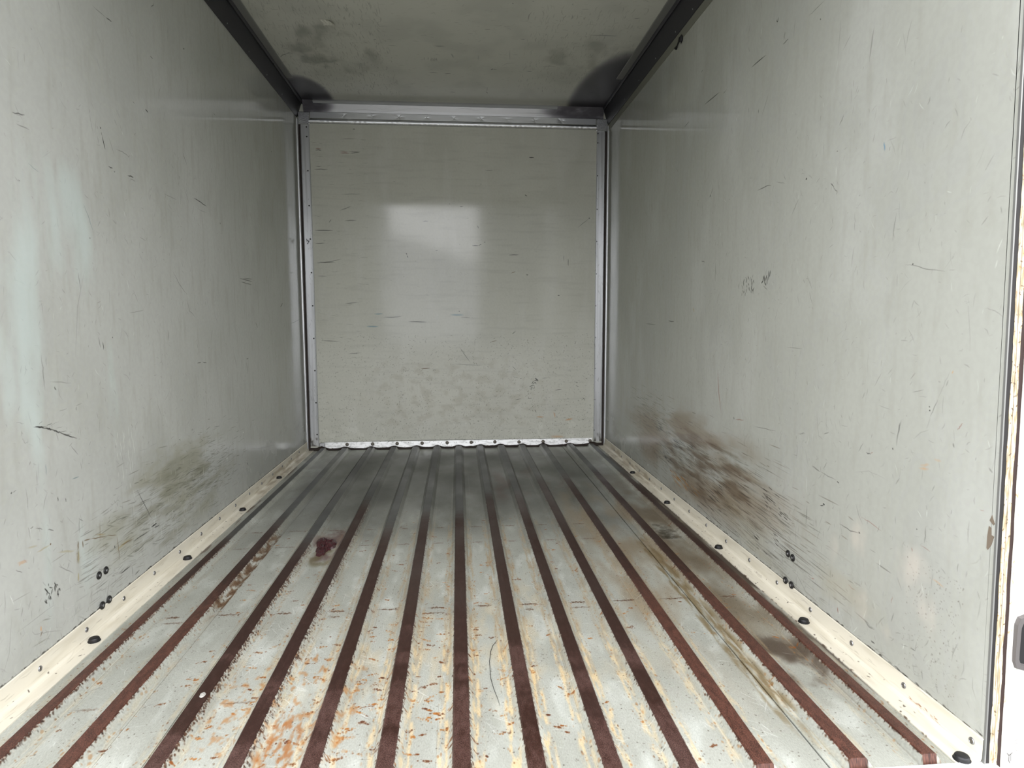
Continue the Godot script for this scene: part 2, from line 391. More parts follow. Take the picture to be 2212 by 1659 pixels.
func _ready() -> void:
	rng.seed = 20240611
	# ---- camera, sky, exposure
	var cam := Camera3D.new()
	cam.name = "camera"
	cam.fov = 61.6945
	cam.near = 0.02
	cam.far = 200.0
	cam.position = EYE
	cam.rotation_degrees = Vector3(-5.6144, -4.8036, -0.1005)
	add_child(cam)
	cam.current = true
	var sky_mat := ProceduralSkyMaterial.new()
	sky_mat.sky_top_color = Color(0.96, 0.965, 0.985)
	sky_mat.sky_horizon_color = Color(0.95, 0.955, 0.97)
	sky_mat.sky_curve = 0.2
	sky_mat.sky_energy_multiplier = 1.0
	sky_mat.ground_bottom_color = Color(0.42, 0.42, 0.41)
	sky_mat.ground_horizon_color = Color(0.60, 0.61, 0.62)
	sky_mat.ground_energy_multiplier = 1.0
	sky_mat.sun_angle_max = 1.0
	var sky := Sky.new()
	sky.sky_material = sky_mat
	var env := Environment.new()
	env.background_mode = Environment.BG_SKY
	env.sky = sky
	env.background_energy_multiplier = 5.0
	env.ambient_light_source = Environment.AMBIENT_SOURCE_BG
	env.reflected_light_source = Environment.REFLECTION_SOURCE_SKY
	env.tonemap_mode = Environment.TONE_MAPPER_LINEAR
	env.tonemap_exposure = 1.25
	env.sdfgi_enabled = true
	env.ssao_enabled = true
	env.ssil_enabled = true
	var we := WorldEnvironment.new()
	we.name = "world_environment"
	we.environment = env
	add_child(we)
	make_materials()
	build_surroundings()
	build_walls()
	build_ceiling()
	build_floor()
	build_kick_trims()
	build_cornices()
	build_back_frame()
	build_rear_frame()
	build_loose_things()


# ------------------------------------------------------------------ small helpers
func numbered(called: String) -> String:
	var n: int = names.get(called, 0)
	names[called] = n + 1
	return called if n == 0 else "%s_%03d" % [called, n]


func tag(o: Node, label: String, category := "", group := "", kind := "") -> void:
	o.set_meta("label", label)
	if category:
		o.set_meta("category", category)
	if group:
		o.set_meta("group", group)
	if kind:
		o.set_meta("kind", kind)


func root(called: String, at := Vector3.ZERO) -> Node3D:
	var o := Node3D.new()
	o.name = numbered(called)
	o.position = at
	add_child(o)
	return o


func part(called: String, mesh: Mesh, mat: Material, parent: Node, at := Vector3.ZERO) -> MeshInstance3D:
	var o := MeshInstance3D.new()
	o.mesh = mesh
	o.material_override = mat
	o.name = called if parent != self else numbered(called)
	o.position = at
	o.cast_shadow = GeometryInstance3D.SHADOW_CASTING_SETTING_ON
	parent.add_child(o, true)
	return o


func begin() -> SurfaceTool:
	var st := SurfaceTool.new()
	st.begin(Mesh.PRIMITIVE_TRIANGLES)
	return st


func planar(u: int, v: int, r: Rect2) -> void:
	uv_u = u
	uv_v = v
	uv_rect = r


func vert(st: SurfaceTool, p: Vector3, n: Vector3) -> void:
	st.set_normal(n)
	st.set_uv(Vector2((p[uv_u] - uv_rect.position.x) / uv_rect.size.x, (p[uv_v] - uv_rect.position.y) / uv_rect.size.y))
	st.add_vertex(p)


func quad(st: SurfaceTool, a: Vector3, b: Vector3, c: Vector3, d: Vector3, hint: Vector3, na := Vector3.ZERO, nb := Vector3.ZERO, nc := Vector3.ZERO, nd := Vector3.ZERO) -> void:
	var n := (b - a).cross(d - a)
	if n.length() < 1e-12:
		n = (c - b).cross(d - b)
	n = n.normalized()
	var ccw := n.dot(hint) >= 0.0
	if not ccw:
		n = -n
	if na == Vector3.ZERO:
		na = n
		nb = n
		nc = n
		nd = n
	if ccw:
		vert(st, a, na); vert(st, c, nc); vert(st, b, nb)
		vert(st, a, na); vert(st, d, nd); vert(st, c, nc)
	else:
		vert(st, a, na); vert(st, b, nb); vert(st, c, nc)
		vert(st, a, na); vert(st, c, nc); vert(st, d, nd)


func hexa(st: SurfaceTool, p: Array) -> void:
	# eight corners: bottom four then top four, in turn
	var mid := Vector3.ZERO
	for q: Vector3 in p:
		mid += q / 8.0
	for f: Array in [[0, 1, 2, 3], [4, 5, 6, 7], [0, 1, 5, 4], [1, 2, 6, 5], [2, 3, 7, 6], [3, 0, 4, 7]]:
		var a: Vector3 = p[f[0]]
		var b: Vector3 = p[f[1]]
		var c: Vector3 = p[f[2]]
		var d: Vector3 = p[f[3]]
		quad(st, a, b, c, d, (a + b + c + d) / 4.0 - mid)


func box(st: SurfaceTool, lo: Vector3, hi: Vector3) -> void:
	hexa(st, [Vector3(lo.x, lo.y, lo.z), Vector3(hi.x, lo.y, lo.z), Vector3(hi.x, lo.y, hi.z), Vector3(lo.x, lo.y, hi.z),
		Vector3(lo.x, hi.y, lo.z), Vector3(hi.x, hi.y, lo.z), Vector3(hi.x, hi.y, hi.z), Vector3(lo.x, hi.y, hi.z)])


func bevel_box(st: SurfaceTool, lo: Vector3, hi: Vector3, r: float) -> void:
	# a box with its long edges chamfered round the z axis and at both ends
	var c := (lo + hi) / 2.0
	var h := (hi - lo) / 2.0
	var ring := func(z: float, g: float) -> Array:
		var x := h.x - g
		var y := h.y - g
		var pts := []
		for q: Vector2 in [Vector2(-x + r, -y), Vector2(x - r, -y), Vector2(x, -y + r), Vector2(x, y - r), Vector2(x - r, y), Vector2(-x + r, y), Vector2(-x, y - r), Vector2(-x, -y + r)]:
			pts.append(c + Vector3(q.x, q.y, z))
		return pts
	var rings := [ring.call(-h.z, r), ring.call(-h.z + r, 0.0), ring.call(h.z - r, 0.0), ring.call(h.z, r)]
	for k in 3:
		for i in 8:
			var j := (i + 1) % 8
			var a: Vector3 = rings[k][i]
			var b: Vector3 = rings[k][j]
			var cc: Vector3 = rings[k + 1][j]
			var d: Vector3 = rings[k + 1][i]
			quad(st, a, b, cc, d, (a + b + cc + d) / 4.0 - c)
	for k in [0, 3]:
		var mid := Vector3.ZERO
		for q: Vector3 in rings[k]:
			mid += q / 8.0
		for i in 8:
			var a: Vector3 = rings[k][i]
			var b: Vector3 = rings[k][(i + 1) % 8]
			quad(st, mid, a, b, mid, mid - c)


func extrude(st: SurfaceTool, prof: Array, axis: Vector3, from: float, to: float, segs: int, inside: Vector3) -> void:
	# a strip: profile points (with no component along axis) swept from..to; normals turn away from «inside»
	for k in segs:
		var t0 := axis * lerpf(from, to, float(k) / segs)
		var t1 := axis * lerpf(from, to, float(k + 1) / segs)
		for i in prof.size() - 1:
			var a: Vector3 = prof[i]
			var b: Vector3 = prof[i + 1]
			quad(st, a + t0, b + t0, b + t1, a + t1, (a + b) / 2.0 - inside)


func lathe(prof: Array, sides := 14) -> ArrayMesh:
	# profile of (radius, height) from the rim up to the middle, turned round +y
	planar(0, 2, Rect2(-0.01, -0.01, 0.02, 0.02))
	var st := begin()
	for i in prof.size() - 1:
		var p: Vector2 = prof[i]
		var q: Vector2 = prof[i + 1]
		var nn := Vector2(q.y - p.y, p.x - q.x).normalized()
		for k in sides:
			var a0 := TAU * k / sides
			var a1 := TAU * (k + 1) / sides
			var e0 := Vector3(cos(a0), 0, sin(a0))
			var e1 := Vector3(cos(a1), 0, sin(a1))
			var n0 := e0 * nn.x + Vector3.UP * nn.y
			var n1 := e1 * nn.x + Vector3.UP * nn.y
			quad(st, e0 * p.x + Vector3.UP * p.y, e1 * p.x + Vector3.UP * p.y, e1 * q.x + Vector3.UP * q.y, e0 * q.x + Vector3.UP * q.y, n0 + n1, n0, n1, n1, n0)
	return st.commit()


func facing(n: Vector3) -> Basis:
	# turns +y to n
	if n.dot(Vector3.UP) > 0.999:
		return Basis()
	if n.dot(Vector3.UP) < -0.999:
		return Basis(Vector3.RIGHT, PI)
	return Basis(Quaternion(Vector3.UP, n))


func stud(called: String, mesh: Mesh, mat: Material, parent: Node, at: Vector3, n: Vector3) -> MeshInstance3D:
	var o := part(called, mesh, mat, parent, at)
	o.basis = facing(n) * Basis(Vector3.UP, rng.randf() * TAU)
	return o


func tube(st: SurfaceTool, pts: Array, radii: Array, sides := 6) -> void:
	var rings := []
	for i in pts.size():
		var t: Vector3 = (pts[mini(i + 1, pts.size() - 1)] - pts[maxi(i - 1, 0)]).normalized()
		var s := t.cross(Vector3.UP if absf(t.y) < 0.9 else Vector3.RIGHT).normalized()
		var u := s.cross(t)
		var ring := []
		for k in sides:
			var a := TAU * k / sides
			ring.append((s * cos(a) + u * sin(a)))
		rings.append(ring)
	for i in pts.size() - 1:
		for k in sides:
			var j := (k + 1) % sides
			var n0: Vector3 = rings[i][k]
			var n1: Vector3 = rings[i][j]
			var n2: Vector3 = rings[i + 1][j]
			var n3: Vector3 = rings[i + 1][k]
			quad(st, pts[i] + n0 * radii[i], pts[i] + n1 * radii[i], pts[i + 1] + n2 * radii[i + 1], pts[i + 1] + n3 * radii[i + 1], n0 + n1, n0, n1, n2, n3)


# ------------------------------------------------------------------ painting of surfaces (colour, grain, stains and wear)
class Canvas:
	var im: Image
	var rect: Rect2
	var s: Vector2
	var w: int
	var h: int
	var rng := RandomNumberGenerator.new()
	const INKS := {
		"k": Color8(28, 27, 26), "g": Color8(96, 96, 92), "w": Color8(238, 238, 232), "b": Color8(110, 142, 156), "t": Color8(60, 88, 92),
		"r": Color8(120, 70, 58), "y": Color8(150, 136, 92), "o": Color8(196, 142, 92), "m": Color8(84, 62, 40),
	}

	func _init(wide: int, high: int, r: Rect2, c: Color, number: int) -> void:
		im = Image.create_empty(wide, high, false, Image.FORMAT_RGBA8)
		im.fill(c)
		rect = r
		w = wide
		h = high
		s = Vector2(wide / r.size.x, high / r.size.y)
		rng.seed = number

	func dab(cx: float, cy: float, rx: float, ry: float, c: Color, a: float) -> void:
		for y in range(maxi(0, int(cy - ry - 1.0)), mini(h, int(cy + ry + 2.0))):
			for x in range(maxi(0, int(cx - rx - 1.0)), mini(w, int(cx + rx + 2.0))):
				var d := Vector2((x + 0.5 - cx) / rx, (y + 0.5 - cy) / ry).length()
				var cover := clampf((1.0 - d) * minf(rx, ry) + 0.5, 0.0, 1.0) * a
				if cover > 0.004:
					im.set_pixel(x, y, im.get_pixel(x, y).lerp(c, cover))

	func haze(p: Vector2, r: float, c: Color, a: float) -> void:
		var q := (p - rect.position) * s
		var rx := r * s.x
		var ry := r * s.y
		for y in range(maxi(0, int(q.y - ry)), mini(h, int(q.y + ry + 1.0))):
			for x in range(maxi(0, int(q.x - rx)), mini(w, int(q.x + rx + 1.0))):
				var d := Vector2((x + 0.5 - q.x) / rx, (y + 0.5 - q.y) / ry).length()
				if d < 1.0:
					im.set_pixel(x, y, im.get_pixel(x, y).lerp(c, a * (1.0 - d * d) * (1.0 - d * d)))

	func spot(p: Vector2, r: float, c: Color, a: float, flat := 1.0) -> void:
		var q := (p - rect.position) * s
		dab(q.x, q.y, maxf(r * s.x, 0.55), maxf(r * flat * s.y, 0.55), c, a)

	func stroke(pts: Array, wide: float, c: Color, a: float, taper := 0.6) -> void:
		var total := 0.0
		for i in pts.size() - 1:
			total += ((pts[i + 1] - pts[i]) * s).length()
		total = maxf(total, 0.01)
		var rx := wide * 0.5 * s.x
		var ry := wide * 0.5 * s.y
		var thin := minf(1.0, minf(rx, ry) / 0.55)
		rx = maxf(rx, 0.55)
		ry = maxf(ry, 0.55)
		var step := maxf(0.7, minf(rx, ry) * 0.7)
		var done := 0.0
		var tone := a * thin * (0.75 if rx < 1.0 else 0.62)
		for i in pts.size() - 1:
			var p: Vector2 = (pts[i] - rect.position) * s
			var q: Vector2 = (pts[i + 1] - rect.position) * s
			var n := maxi(1, int((q - p).length() / step))
			for k in n:
				var t := float(k) / n
				var m := p.lerp(q, t)
				var along := (done + (q - p).length() * t) / total
				var edge := 1.0 - taper * pow(absf(along * 2.0 - 1.0), 2.5)
				dab(m.x, m.y, rx * edge, ry * edge, c, tone * edge)
			done += (q - p).length()

	func marks(list: Array) -> void:
		for m: Array in list:
			var pts := []
			for i in range(3, m.size() - 1, 2):
				pts.append(Vector2(m[i], m[i + 1]))
			var wide: float = m[1] * 0.00068
			if pts.size() == 2 and ((pts[1] - pts[0]) as Vector2).length() < wide * 0.7:
				spot((pts[0] + pts[1]) / 2.0, wide * 0.5, INKS[m[0]], m[2])
				continue
			# hand-drawn unevenness
			var fine := []
			for i in pts.size() - 1:
				for k in 4:
					fine.append((pts[i] as Vector2).lerp(pts[i + 1], k / 4.0) + Vector2(rng.randfn(0, 0.0006), rng.randfn(0, 0.0006)))
			fine.append(pts[pts.size() - 1])
			if wide > 0.006:
				for k in 7:
					var off := Vector2(rng.randfn(0, wide * 0.22), rng.randfn(0, wide * 0.22))
					var moved := []
					for f: Vector2 in fine:
						moved.append(f + off)
					stroke(moved, wide * 0.35, INKS[m[0]], m[2] * 0.42)
			else:
				stroke(fine, wide, INKS[m[0]], m[2])

	func film(r: Rect2, c: Color, most: float, freq: Vector2, from: float, to: float, number: int, soft := 0.3, octaves := 4, oval := true) -> void:
		# a noisy patch that fades towards its outline
		var pw := clampi(int(r.size.x * s.x / 3.0), 4, 520)
		var ph := clampi(int(r.size.y * s.y / 3.0), 4, 520)
		var noise := FastNoiseLite.new()
		noise.seed = number
		noise.noise_type = FastNoiseLite.TYPE_SIMPLEX_SMOOTH
		noise.frequency = 1.0
		noise.fractal_octaves = octaves
		var patch := Image.create_empty(pw, ph, false, Image.FORMAT_RGBA8)
		for y in ph:
			var v := (y + 0.5) / ph
			for x in pw:
				var u := (x + 0.5) / pw
				var n := noise.get_noise_2d(u * r.size.x * freq.x, v * r.size.y * freq.y) * 0.5 + 0.5
				var edge := 1.0
				if oval:
					edge = smoothstep(0.0, soft, 1.0 - Vector2(u * 2.0 - 1.0, v * 2.0 - 1.0).length())
				elif soft > 0.0:
					edge = smoothstep(0.0, soft, minf(u, 1.0 - u)) * smoothstep(0.0, soft, minf(v, 1.0 - v))
				patch.set_pixel(x, y, Color(c.r, c.g, c.b, smoothstep(from, to, n * lerpf(0.6, 1.0, edge)) * edge * most))
		var full := Vector2i(maxi(1, int(r.size.x * s.x)), maxi(1, int(r.size.y * s.y)))
		patch.resize(full.x, full.y, Image.INTERPOLATE_BILINEAR)
		var at := Vector2i((r.position - rect.position) * s)
		im.blend_rect(patch, Rect2i(Vector2i.ZERO, full), at)

	func scatter(count: int, r: Rect2, long: Vector2, wide: Vector2, turn: float, spread: float, c: Color, a: Vector2, bias := 1.0) -> void:
		# many short strokes; bias above 1 crowds them towards the low end of v
		for k in count:
			var p := r.position + Vector2(rng.randf() * r.size.x, pow(rng.randf(), bias) * r.size.y)
			var t := turn + rng.randfn(0.0, spread)
			var l := rng.randf_range(long.x, long.y)
			var d := Vector2(cos(t), sin(t)) * l * 0.5
			var bow := Vector2(-d.y, d.x) * rng.randfn(0.0, 0.10)
			stroke([p - d, p + bow, p + d], rng.randf_range(wide.x, wide.y), c, rng.randf_range(a.x, a.y))

	func grain(size: Vector2i, freq: float, octaves: int, number: int, lo: float, hi: float) -> void:
		# fine mottling over the whole surface: every pixel times lo..hi
		var n := FastNoiseLite.new()
		n.seed = number
		n.frequency = freq
		n.fractal_octaves = octaves
		var ni := n.get_image(size.x, size.y, false, false, true)
		if size != Vector2i(w, h):
			ni.resize(w, h, Image.INTERPOLATE_BILINEAR)
		ni.convert(Image.FORMAT_L8)
		var nd := ni.get_data()
		var d := im.get_data()
		var table := PackedInt32Array()
		for k in 256:
			table.append(int(lerpf(lo, hi, k / 255.0) * 256.0))
		var j := 0
		for i in w * h:
			var f := table[nd[i]]
			d[j] = mini(255, (d[j] * f) >> 8)
			d[j + 1] = mini(255, (d[j + 1] * f) >> 8)
			d[j + 2] = mini(255, (d[j + 2] * f) >> 8)
			j += 4
		im = Image.create_from_data(w, h, false, Image.FORMAT_RGBA8, d)

	func blots(count: int, r: Rect2, size: Vector2, c: Color, a: Vector2, flat := Vector2(0.5, 1.6), bias := 1.0) -> void:
		# small irregular dots
		for k in count:
			var p := r.position + Vector2(rng.randf() * r.size.x, pow(rng.randf(), bias) * r.size.y)
			spot(p, rng.randf_range(size.x, size.y), c, rng.randf_range(a.x, a.y), rng.randf_range(flat.x, flat.y))

	func texture() -> ImageTexture:
		return ImageTexture.create_from_image(im)


func noise_texture(size: int, freq: float, octaves: int, number: int, lo := 0.0, hi := 1.0) -> NoiseTexture2D:
	var n := FastNoiseLite.new()
	n.seed = number
	n.frequency = freq
	n.fractal_octaves = octaves
	var t := NoiseTexture2D.new()
	t.width = size
	t.height = size
	t.seamless = true
	t.noise = n
	var g := Gradient.new()
	g.set_color(0, Color(lo, lo, lo))
	g.set_color(1, Color(hi, hi, hi))
	t.color_ramp = g
	return t


func plain(c: Color, rough: float, metal := 0.0) -> StandardMaterial3D:
	var m := StandardMaterial3D.new()
	m.albedo_color = c
	m.roughness = rough
	m.metallic = metal
	return m


func painted(canvas: Canvas, rough: float) -> StandardMaterial3D:
	var m := plain(Color.WHITE, rough)
	m.albedo_texture = canvas.texture()
	m.texture_repeat = false
	return m


func make_materials() -> void:
	var grain := noise_texture(512, 0.02, 4, 5, 0.32, 0.46)
	M.alu = plain(Color8(205, 206, 208), 1.0, 0.85)
	M.alu.roughness_texture = grain
	M.alu.uv1_triplanar = true
	M.alu.uv1_scale = Vector3(1.5, 12, 12)
	M.alu_worn = plain(Color8(222, 222, 220), 0.5, 0.6)
	M.foil = plain(Color8(214, 215, 216), 0.27, 0.95)
	M.foil.heightmap_enabled = true
	M.foil.heightmap_texture = noise_texture(512, 0.03, 5, 8)
	M.foil.heightmap_scale = 0.05
	M.foil.uv1_triplanar = true
	M.foil.uv1_scale = Vector3(4, 9, 9)
	M.tape = plain(Color8(218, 219, 220), 0.30, 0.92)
	M.dark_metal = plain(Color8(54, 53, 57), 0.45, 0.4)
	M.grey_metal = plain(Color8(128, 128, 124), 0.45, 0.4)
	M.olive = plain(Color8(118, 118, 106), 0.5)
	M.screw = plain(Color8(150, 150, 152), 0.35, 0.9)
	M.dark_screw = plain(Color8(46, 45, 44), 0.45, 0.6)
	M.worn_bolt = plain(Color8(104, 98, 88), 0.5, 0.5)
	M.black = plain(Color8(16, 15, 16), 0.55)
	M.rubber = plain(Color8(22, 18, 16), 0.7)
	M.sealant = plain(Color8(38, 27, 19), 0.75)
	M.brown_seal = plain(Color8(44, 26, 19), 0.75)
	M.concrete = plain(Color8(120, 120, 118), 0.9)
	M.cladding = plain(Color8(228, 230, 234), 0.8)
	M.dark_cladding = plain(Color8(104, 106, 104), 0.8)
	M.outer = plain(Color8(225, 225, 222), 0.4)


# ------------------------------------------------------------------ what stands behind the camera and mirrors in the glossy panels
func build_surroundings() -> void:
	planar(0, 2, Rect2(-60, -60, 120, 120))
	var st := begin()
	box(st, Vector3(-60, -1.05, -60), Vector3(60, -0.95, 60))
	tag(part("ground", st.commit(), M.concrete, self), "grey yard surface below the truck, outside the open rear end", "ground", "", "structure")
	planar(0, 1, Rect2(-40, -1, 80, 12))
	st = begin()
	hexa(st, [Vector3(-5.55, -0.95, 41), Vector3(1.75, -0.95, 41), Vector3(1.75, -0.95, 44), Vector3(-5.55, -0.95, 44),
		Vector3(-5.55, 7.3, 41), Vector3(1.75, 5.0, 41), Vector3(1.75, 5.0, 44), Vector3(-5.55, 7.3, 44)])
	tag(part("shed", st.commit(), M.cladding, self), "low pale shed with a slanting roof, mirrored in the glossy back wall", "shed", "", "structure")
	st = begin()
	box(st, Vector3(1.78, -0.95, 40), Vector3(16, 9.6, 48))
	tag(part("warehouse", st.commit(), M.dark_cladding, self), "grey warehouse, right edge of the bright patch mirrored in the back wall", "building", "", "structure")
	st = begin()
	box(st, Vector3(-18.0, -0.95, 40), Vector3(-5.6, 9.6, 48))
	tag(part("warehouse", st.commit(), M.dark_cladding, self), "grey warehouse, left edge of the bright patch mirrored in the back wall", "building", "", "structure")


# ------------------------------------------------------------------ side walls and back wall
func paint_wall(side: int) -> Canvas:
	var r := Rect2(-3.66, -0.03, 2.78, 1.90)
	var c := Canvas.new(2048, 2048, r, Color8(171, 172, 165) if side < 0 else Color8(165, 166, 157), 71 + side)
	c.film(r, Color8(158, 159, 151), 0.5, Vector2(1.6, 1.2), 0.42, 0.75, 11 + side, 0.0, 4, false)
	c.film(r, Color8(178, 179, 172), 0.5, Vector2(2.5, 1.4), 0.5, 0.8, 21 + side, 0.0, 4, false)
	c.film(r, Color8(154, 154, 143), 0.35, Vector2(30, 5), 0.55, 0.85, 31 + side, 0.0, 3, false)
	c.grain(Vector2i(1024, 640), 0.16, 3, 35 + side, 0.985, 1.012)
	# handling scratches, finer and denser low down and near the opening
	c.scatter(420, Rect2(-3.6, 0.05, 2.7, 1.7), Vector2(0.01, 0.05), Vector2(0.0008, 0.0018), PI / 2, 0.5, Color8(112, 112, 106), Vector2(0.12, 0.4), 1.4)
	c.scatter(900, Rect2(-2.3, 0.05, 1.4, 1.2), Vector2(0.004, 0.02), Vector2(0.0008, 0.0016), PI / 2, 0.9, Color8(96, 96, 90), Vector2(0.10, 0.38), 1.4)
	c.scatter(500, Rect2(-3.4, 0.05, 2.5, 1.0), Vector2(0.004, 0.015), Vector2(0.0008, 0.0016), 0.2, 0.6, Color8(104, 104, 98), Vector2(0.10, 0.35), 1.2)
	c.scatter(160, Rect2(-3.0, 0.05, 2.1, 1.5), Vector2(0.004, 0.03), Vector2(0.0008, 0.0014), PI / 2, 0.5, Color8(232, 234, 228), Vector2(0.2, 0.5), 1.3)
	if side > 0:
		# rubbed brown patch low on the right wall
		c.film(Rect2(-3.35, 0.0, 2.0, 0.46), Color8(124, 108, 88), 0.72, Vector2(1.6, 6), 0.26, 0.66, 41, 0.55)
		c.film(Rect2(-2.75, 0.04, 1.25, 0.34), Color8(96, 82, 66), 0.7, Vector2(3.5, 24), 0.38, 0.72, 42, 0.5)
		c.film(Rect2(-2.3, 0.02, 1.3, 0.2), Color8(158, 150, 126), 0.35, Vector2(2, 6), 0.4, 0.8, 43, 0.5)
		for k in 1500:
			var t := c.rng.randf()
			var z := lerpf(-2.95, -1.45, t) + c.rng.randfn(0, 0.12)
			var y := lerpf(0.26, 0.13, t) + c.rng.randfn(0, 0.085)
			if y < 0.05 or y > 0.43:
				continue
			var l := c.rng.randf_range(0.008, 0.055)
			var ink: Color = [Color8(64, 54, 44), Color8(84, 72, 58), Color8(52, 48, 44), Color8(70, 72, 66)][c.rng.randi() % 4]
			c.stroke([Vector2(z - l, y + l * 0.04), Vector2(z + l, y - l * 0.06 + c.rng.randfn(0, 0.002))], c.rng.randf_range(0.0010, 0.0026), ink, c.rng.randf_range(0.06, 0.34))
		for q: Array in [[-2.62, 0.275, 0.09, 16], [-2.42, 0.245, 0.10, 18], [-2.52, 0.16, 0.06, 8], [-1.66, 0.232, 0.045, 18], [-1.58, 0.215, 0.03, 9], [-1.72, 0.10, 0.05, 8], [-2.0, 0.17, 0.07, 10], [-2.25, 0.26, 0.07, 10], [-2.05, 0.115, 0.06, 8], [-1.62, 0.135, 0.03, 6]]:
			for k in int(q[3]):
				var m := Vector2(q[0] + c.rng.randfn(0, q[2] * 0.45), q[1] + c.rng.randfn(0, 0.012))
				c.stroke([m - Vector2(q[2] * 0.4, -0.002), m + Vector2(q[2] * 0.4 * c.rng.randf(), -0.002)], 0.0022, Color8(38, 35, 33), c.rng.randf_range(0.2, 0.6))
		for k in 26:
			var m := Vector2(-2.33 + c.rng.randfn(0, 0.07), 0.113 + c.rng.randfn(0, 0.012))
			c.stroke([m - Vector2(0.03, -0.004), m + Vector2(0.03, -0.004)], 0.004, Color8(160, 98, 34), c.rng.randf_range(0.15, 0.4))
		c.film(Rect2(-1.42, 0.05, 0.46, 0.30), Color8(206, 192, 178), 0.4, Vector2(7, 4), 0.45, 0.8, 44, 0.4)
		c.scatter(260, Rect2(-1.12, 0.06, 0.14, 0.22), Vector2(0.001, 0.004), Vector2(0.001, 0.002), 0.0, 2.0, Color8(82, 74, 66), Vector2(0.2, 0.6))
		c.scatter(40, Rect2(-1.88, 0.80, 0.08, 0.05), Vector2(0.006, 0.016), Vector2(0.0016, 0.003), PI / 2, 0.5, Color8(30, 30, 28), Vector2(0.15, 0.5))
		c.marks(MARKS_RIGHT)
		# smudged handwriting near the middle of the wall, illegible as it is
		for q: Array in [[-1.742, 0.838, 0.020, 1.2], [-1.735, 0.836, 0.026, 1.9], [-1.726, 0.840, 0.018, 1.1], [-1.720, 0.832, 0.022, 1.5], [-1.712, 0.846, 0.026, 1.6], [-1.748, 0.830, 0.012, 0.6], [-1.730, 0.824, 0.014, 2.4], [-1.705, 0.850, 0.018, 1.4]]:
			var d: Vector2 = Vector2(cos(q[3]), sin(q[3])) * q[2] * 0.5
			c.stroke([Vector2(q[0], q[1]) - d, Vector2(q[0], q[1]) + d], 0.0028, Color8(24, 24, 24), 0.8)
		c.marks([["k", 2.4, 0.7, -3.63, 0.0455, -2.6, 0.0460, -1.7, 0.0450, -0.93, 0.0450]])
		c.scatter(300, Rect2(-3.6, 0.044, 2.68, 0.004), Vector2(0.004, 0.02), Vector2(0.0015, 0.003), 0.0, 0.1, Color8(34, 30, 26), Vector2(0.2, 0.7))
	else:
		c.film(Rect2(-1.75, 0.0, 0.65, 1.2), Color8(186, 200, 195), 0.5, Vector2(6, 1.5), 0.48, 0.8, 51, 0.3)
		c.film(Rect2(-2.62, 0.02, 1.25, 0.42), Color8(138, 136, 116), 0.62, Vector2(2.2, 7), 0.33, 0.72, 52, 0.5)
		c.film(Rect2(-2.45, 0.03, 0.95, 0.33), Color8(118, 116, 98), 0.5, Vector2(3.5, 22), 0.40, 0.76, 53, 0.5)
		for k in 1100:
			var t := c.rng.randf()
			var z := lerpf(-2.45, -1.55, t) + c.rng.randfn(0, 0.11)
			var y := lerpf(0.22, 0.15, t) + c.rng.randfn(0, 0.075)
			if y < 0.06 or y > 0.40:
				continue
			var l := c.rng.randf_range(0.006, 0.034)
			var ink: Color = [Color8(74, 72, 60), Color8(92, 90, 76), Color8(58, 58, 52)][c.rng.randi() % 3]
			c.stroke([Vector2(z - l, y + c.rng.randfn(0, 0.002)), Vector2(z + l, y + c.rng.randfn(0, 0.004))], c.rng.randf_range(0.0010, 0.0024), ink, c.rng.randf_range(0.06, 0.30))
		c.scatter(60, Rect2(-2.3, 0.08, 0.6, 0.22), Vector2(0.01, 0.03), Vector2(0.001, 0.0016), PI / 2, 0.1, Color8(222, 222, 212), Vector2(0.25, 0.6))
		c.scatter(30, Rect2(-1.75, 0.33, 0.1, 0.12), Vector2(0.01, 0.04), Vector2(0.001, 0.0016), PI / 2, 0.15, Color8(222, 222, 212), Vector2(0.25, 0.6))
		c.scatter(22, Rect2(-1.395, 0.148, 0.05, 0.035), Vector2(0.006, 0.016), Vector2(0.0014, 0.0022), 1.2, 0.5, Color8(30, 28, 26), Vector2(0.5, 0.9))
		c.marks(MARKS_LEFT)
		c.marks([["k", 2.2, 0.7, -3.63, 0.0505, -2.4, 0.0510, -1.6, 0.0505, -0.93, 0.0500]])
		c.scatter(280, Rect2(-3.6, 0.049, 2.68, 0.004), Vector2(0.004, 0.02), Vector2(0.0015, 0.003), 0.0, 0.1, Color8(34, 30, 26), Vector2(0.2, 0.7))
	return c


func gloss_map(number: int, scuff_high: float) -> ImageTexture:
	# smooth paint above, scuffed duller paint low down, thin variation everywhere
	var n := FastNoiseLite.new()
	n.seed = number
	n.frequency = 0.02
	n.fractal_octaves = 4
	var im := Image.create_empty(256, 256, false, Image.FORMAT_RGBA8)
	for y in 256:
		var low := smoothstep(scuff_high, 0.02, y / 255.0)
		for x in 256:
			var v := clampf(0.085 + 0.025 * n.get_noise_2d(x, y) + low * (0.10 + 0.16 * (n.get_noise_2d(x * 3.0, y * 3.0) + 0.4)), 0.06, 0.6)
			im.set_pixel(x, y, Color(v, v, v))
	return ImageTexture.create_from_image(im)


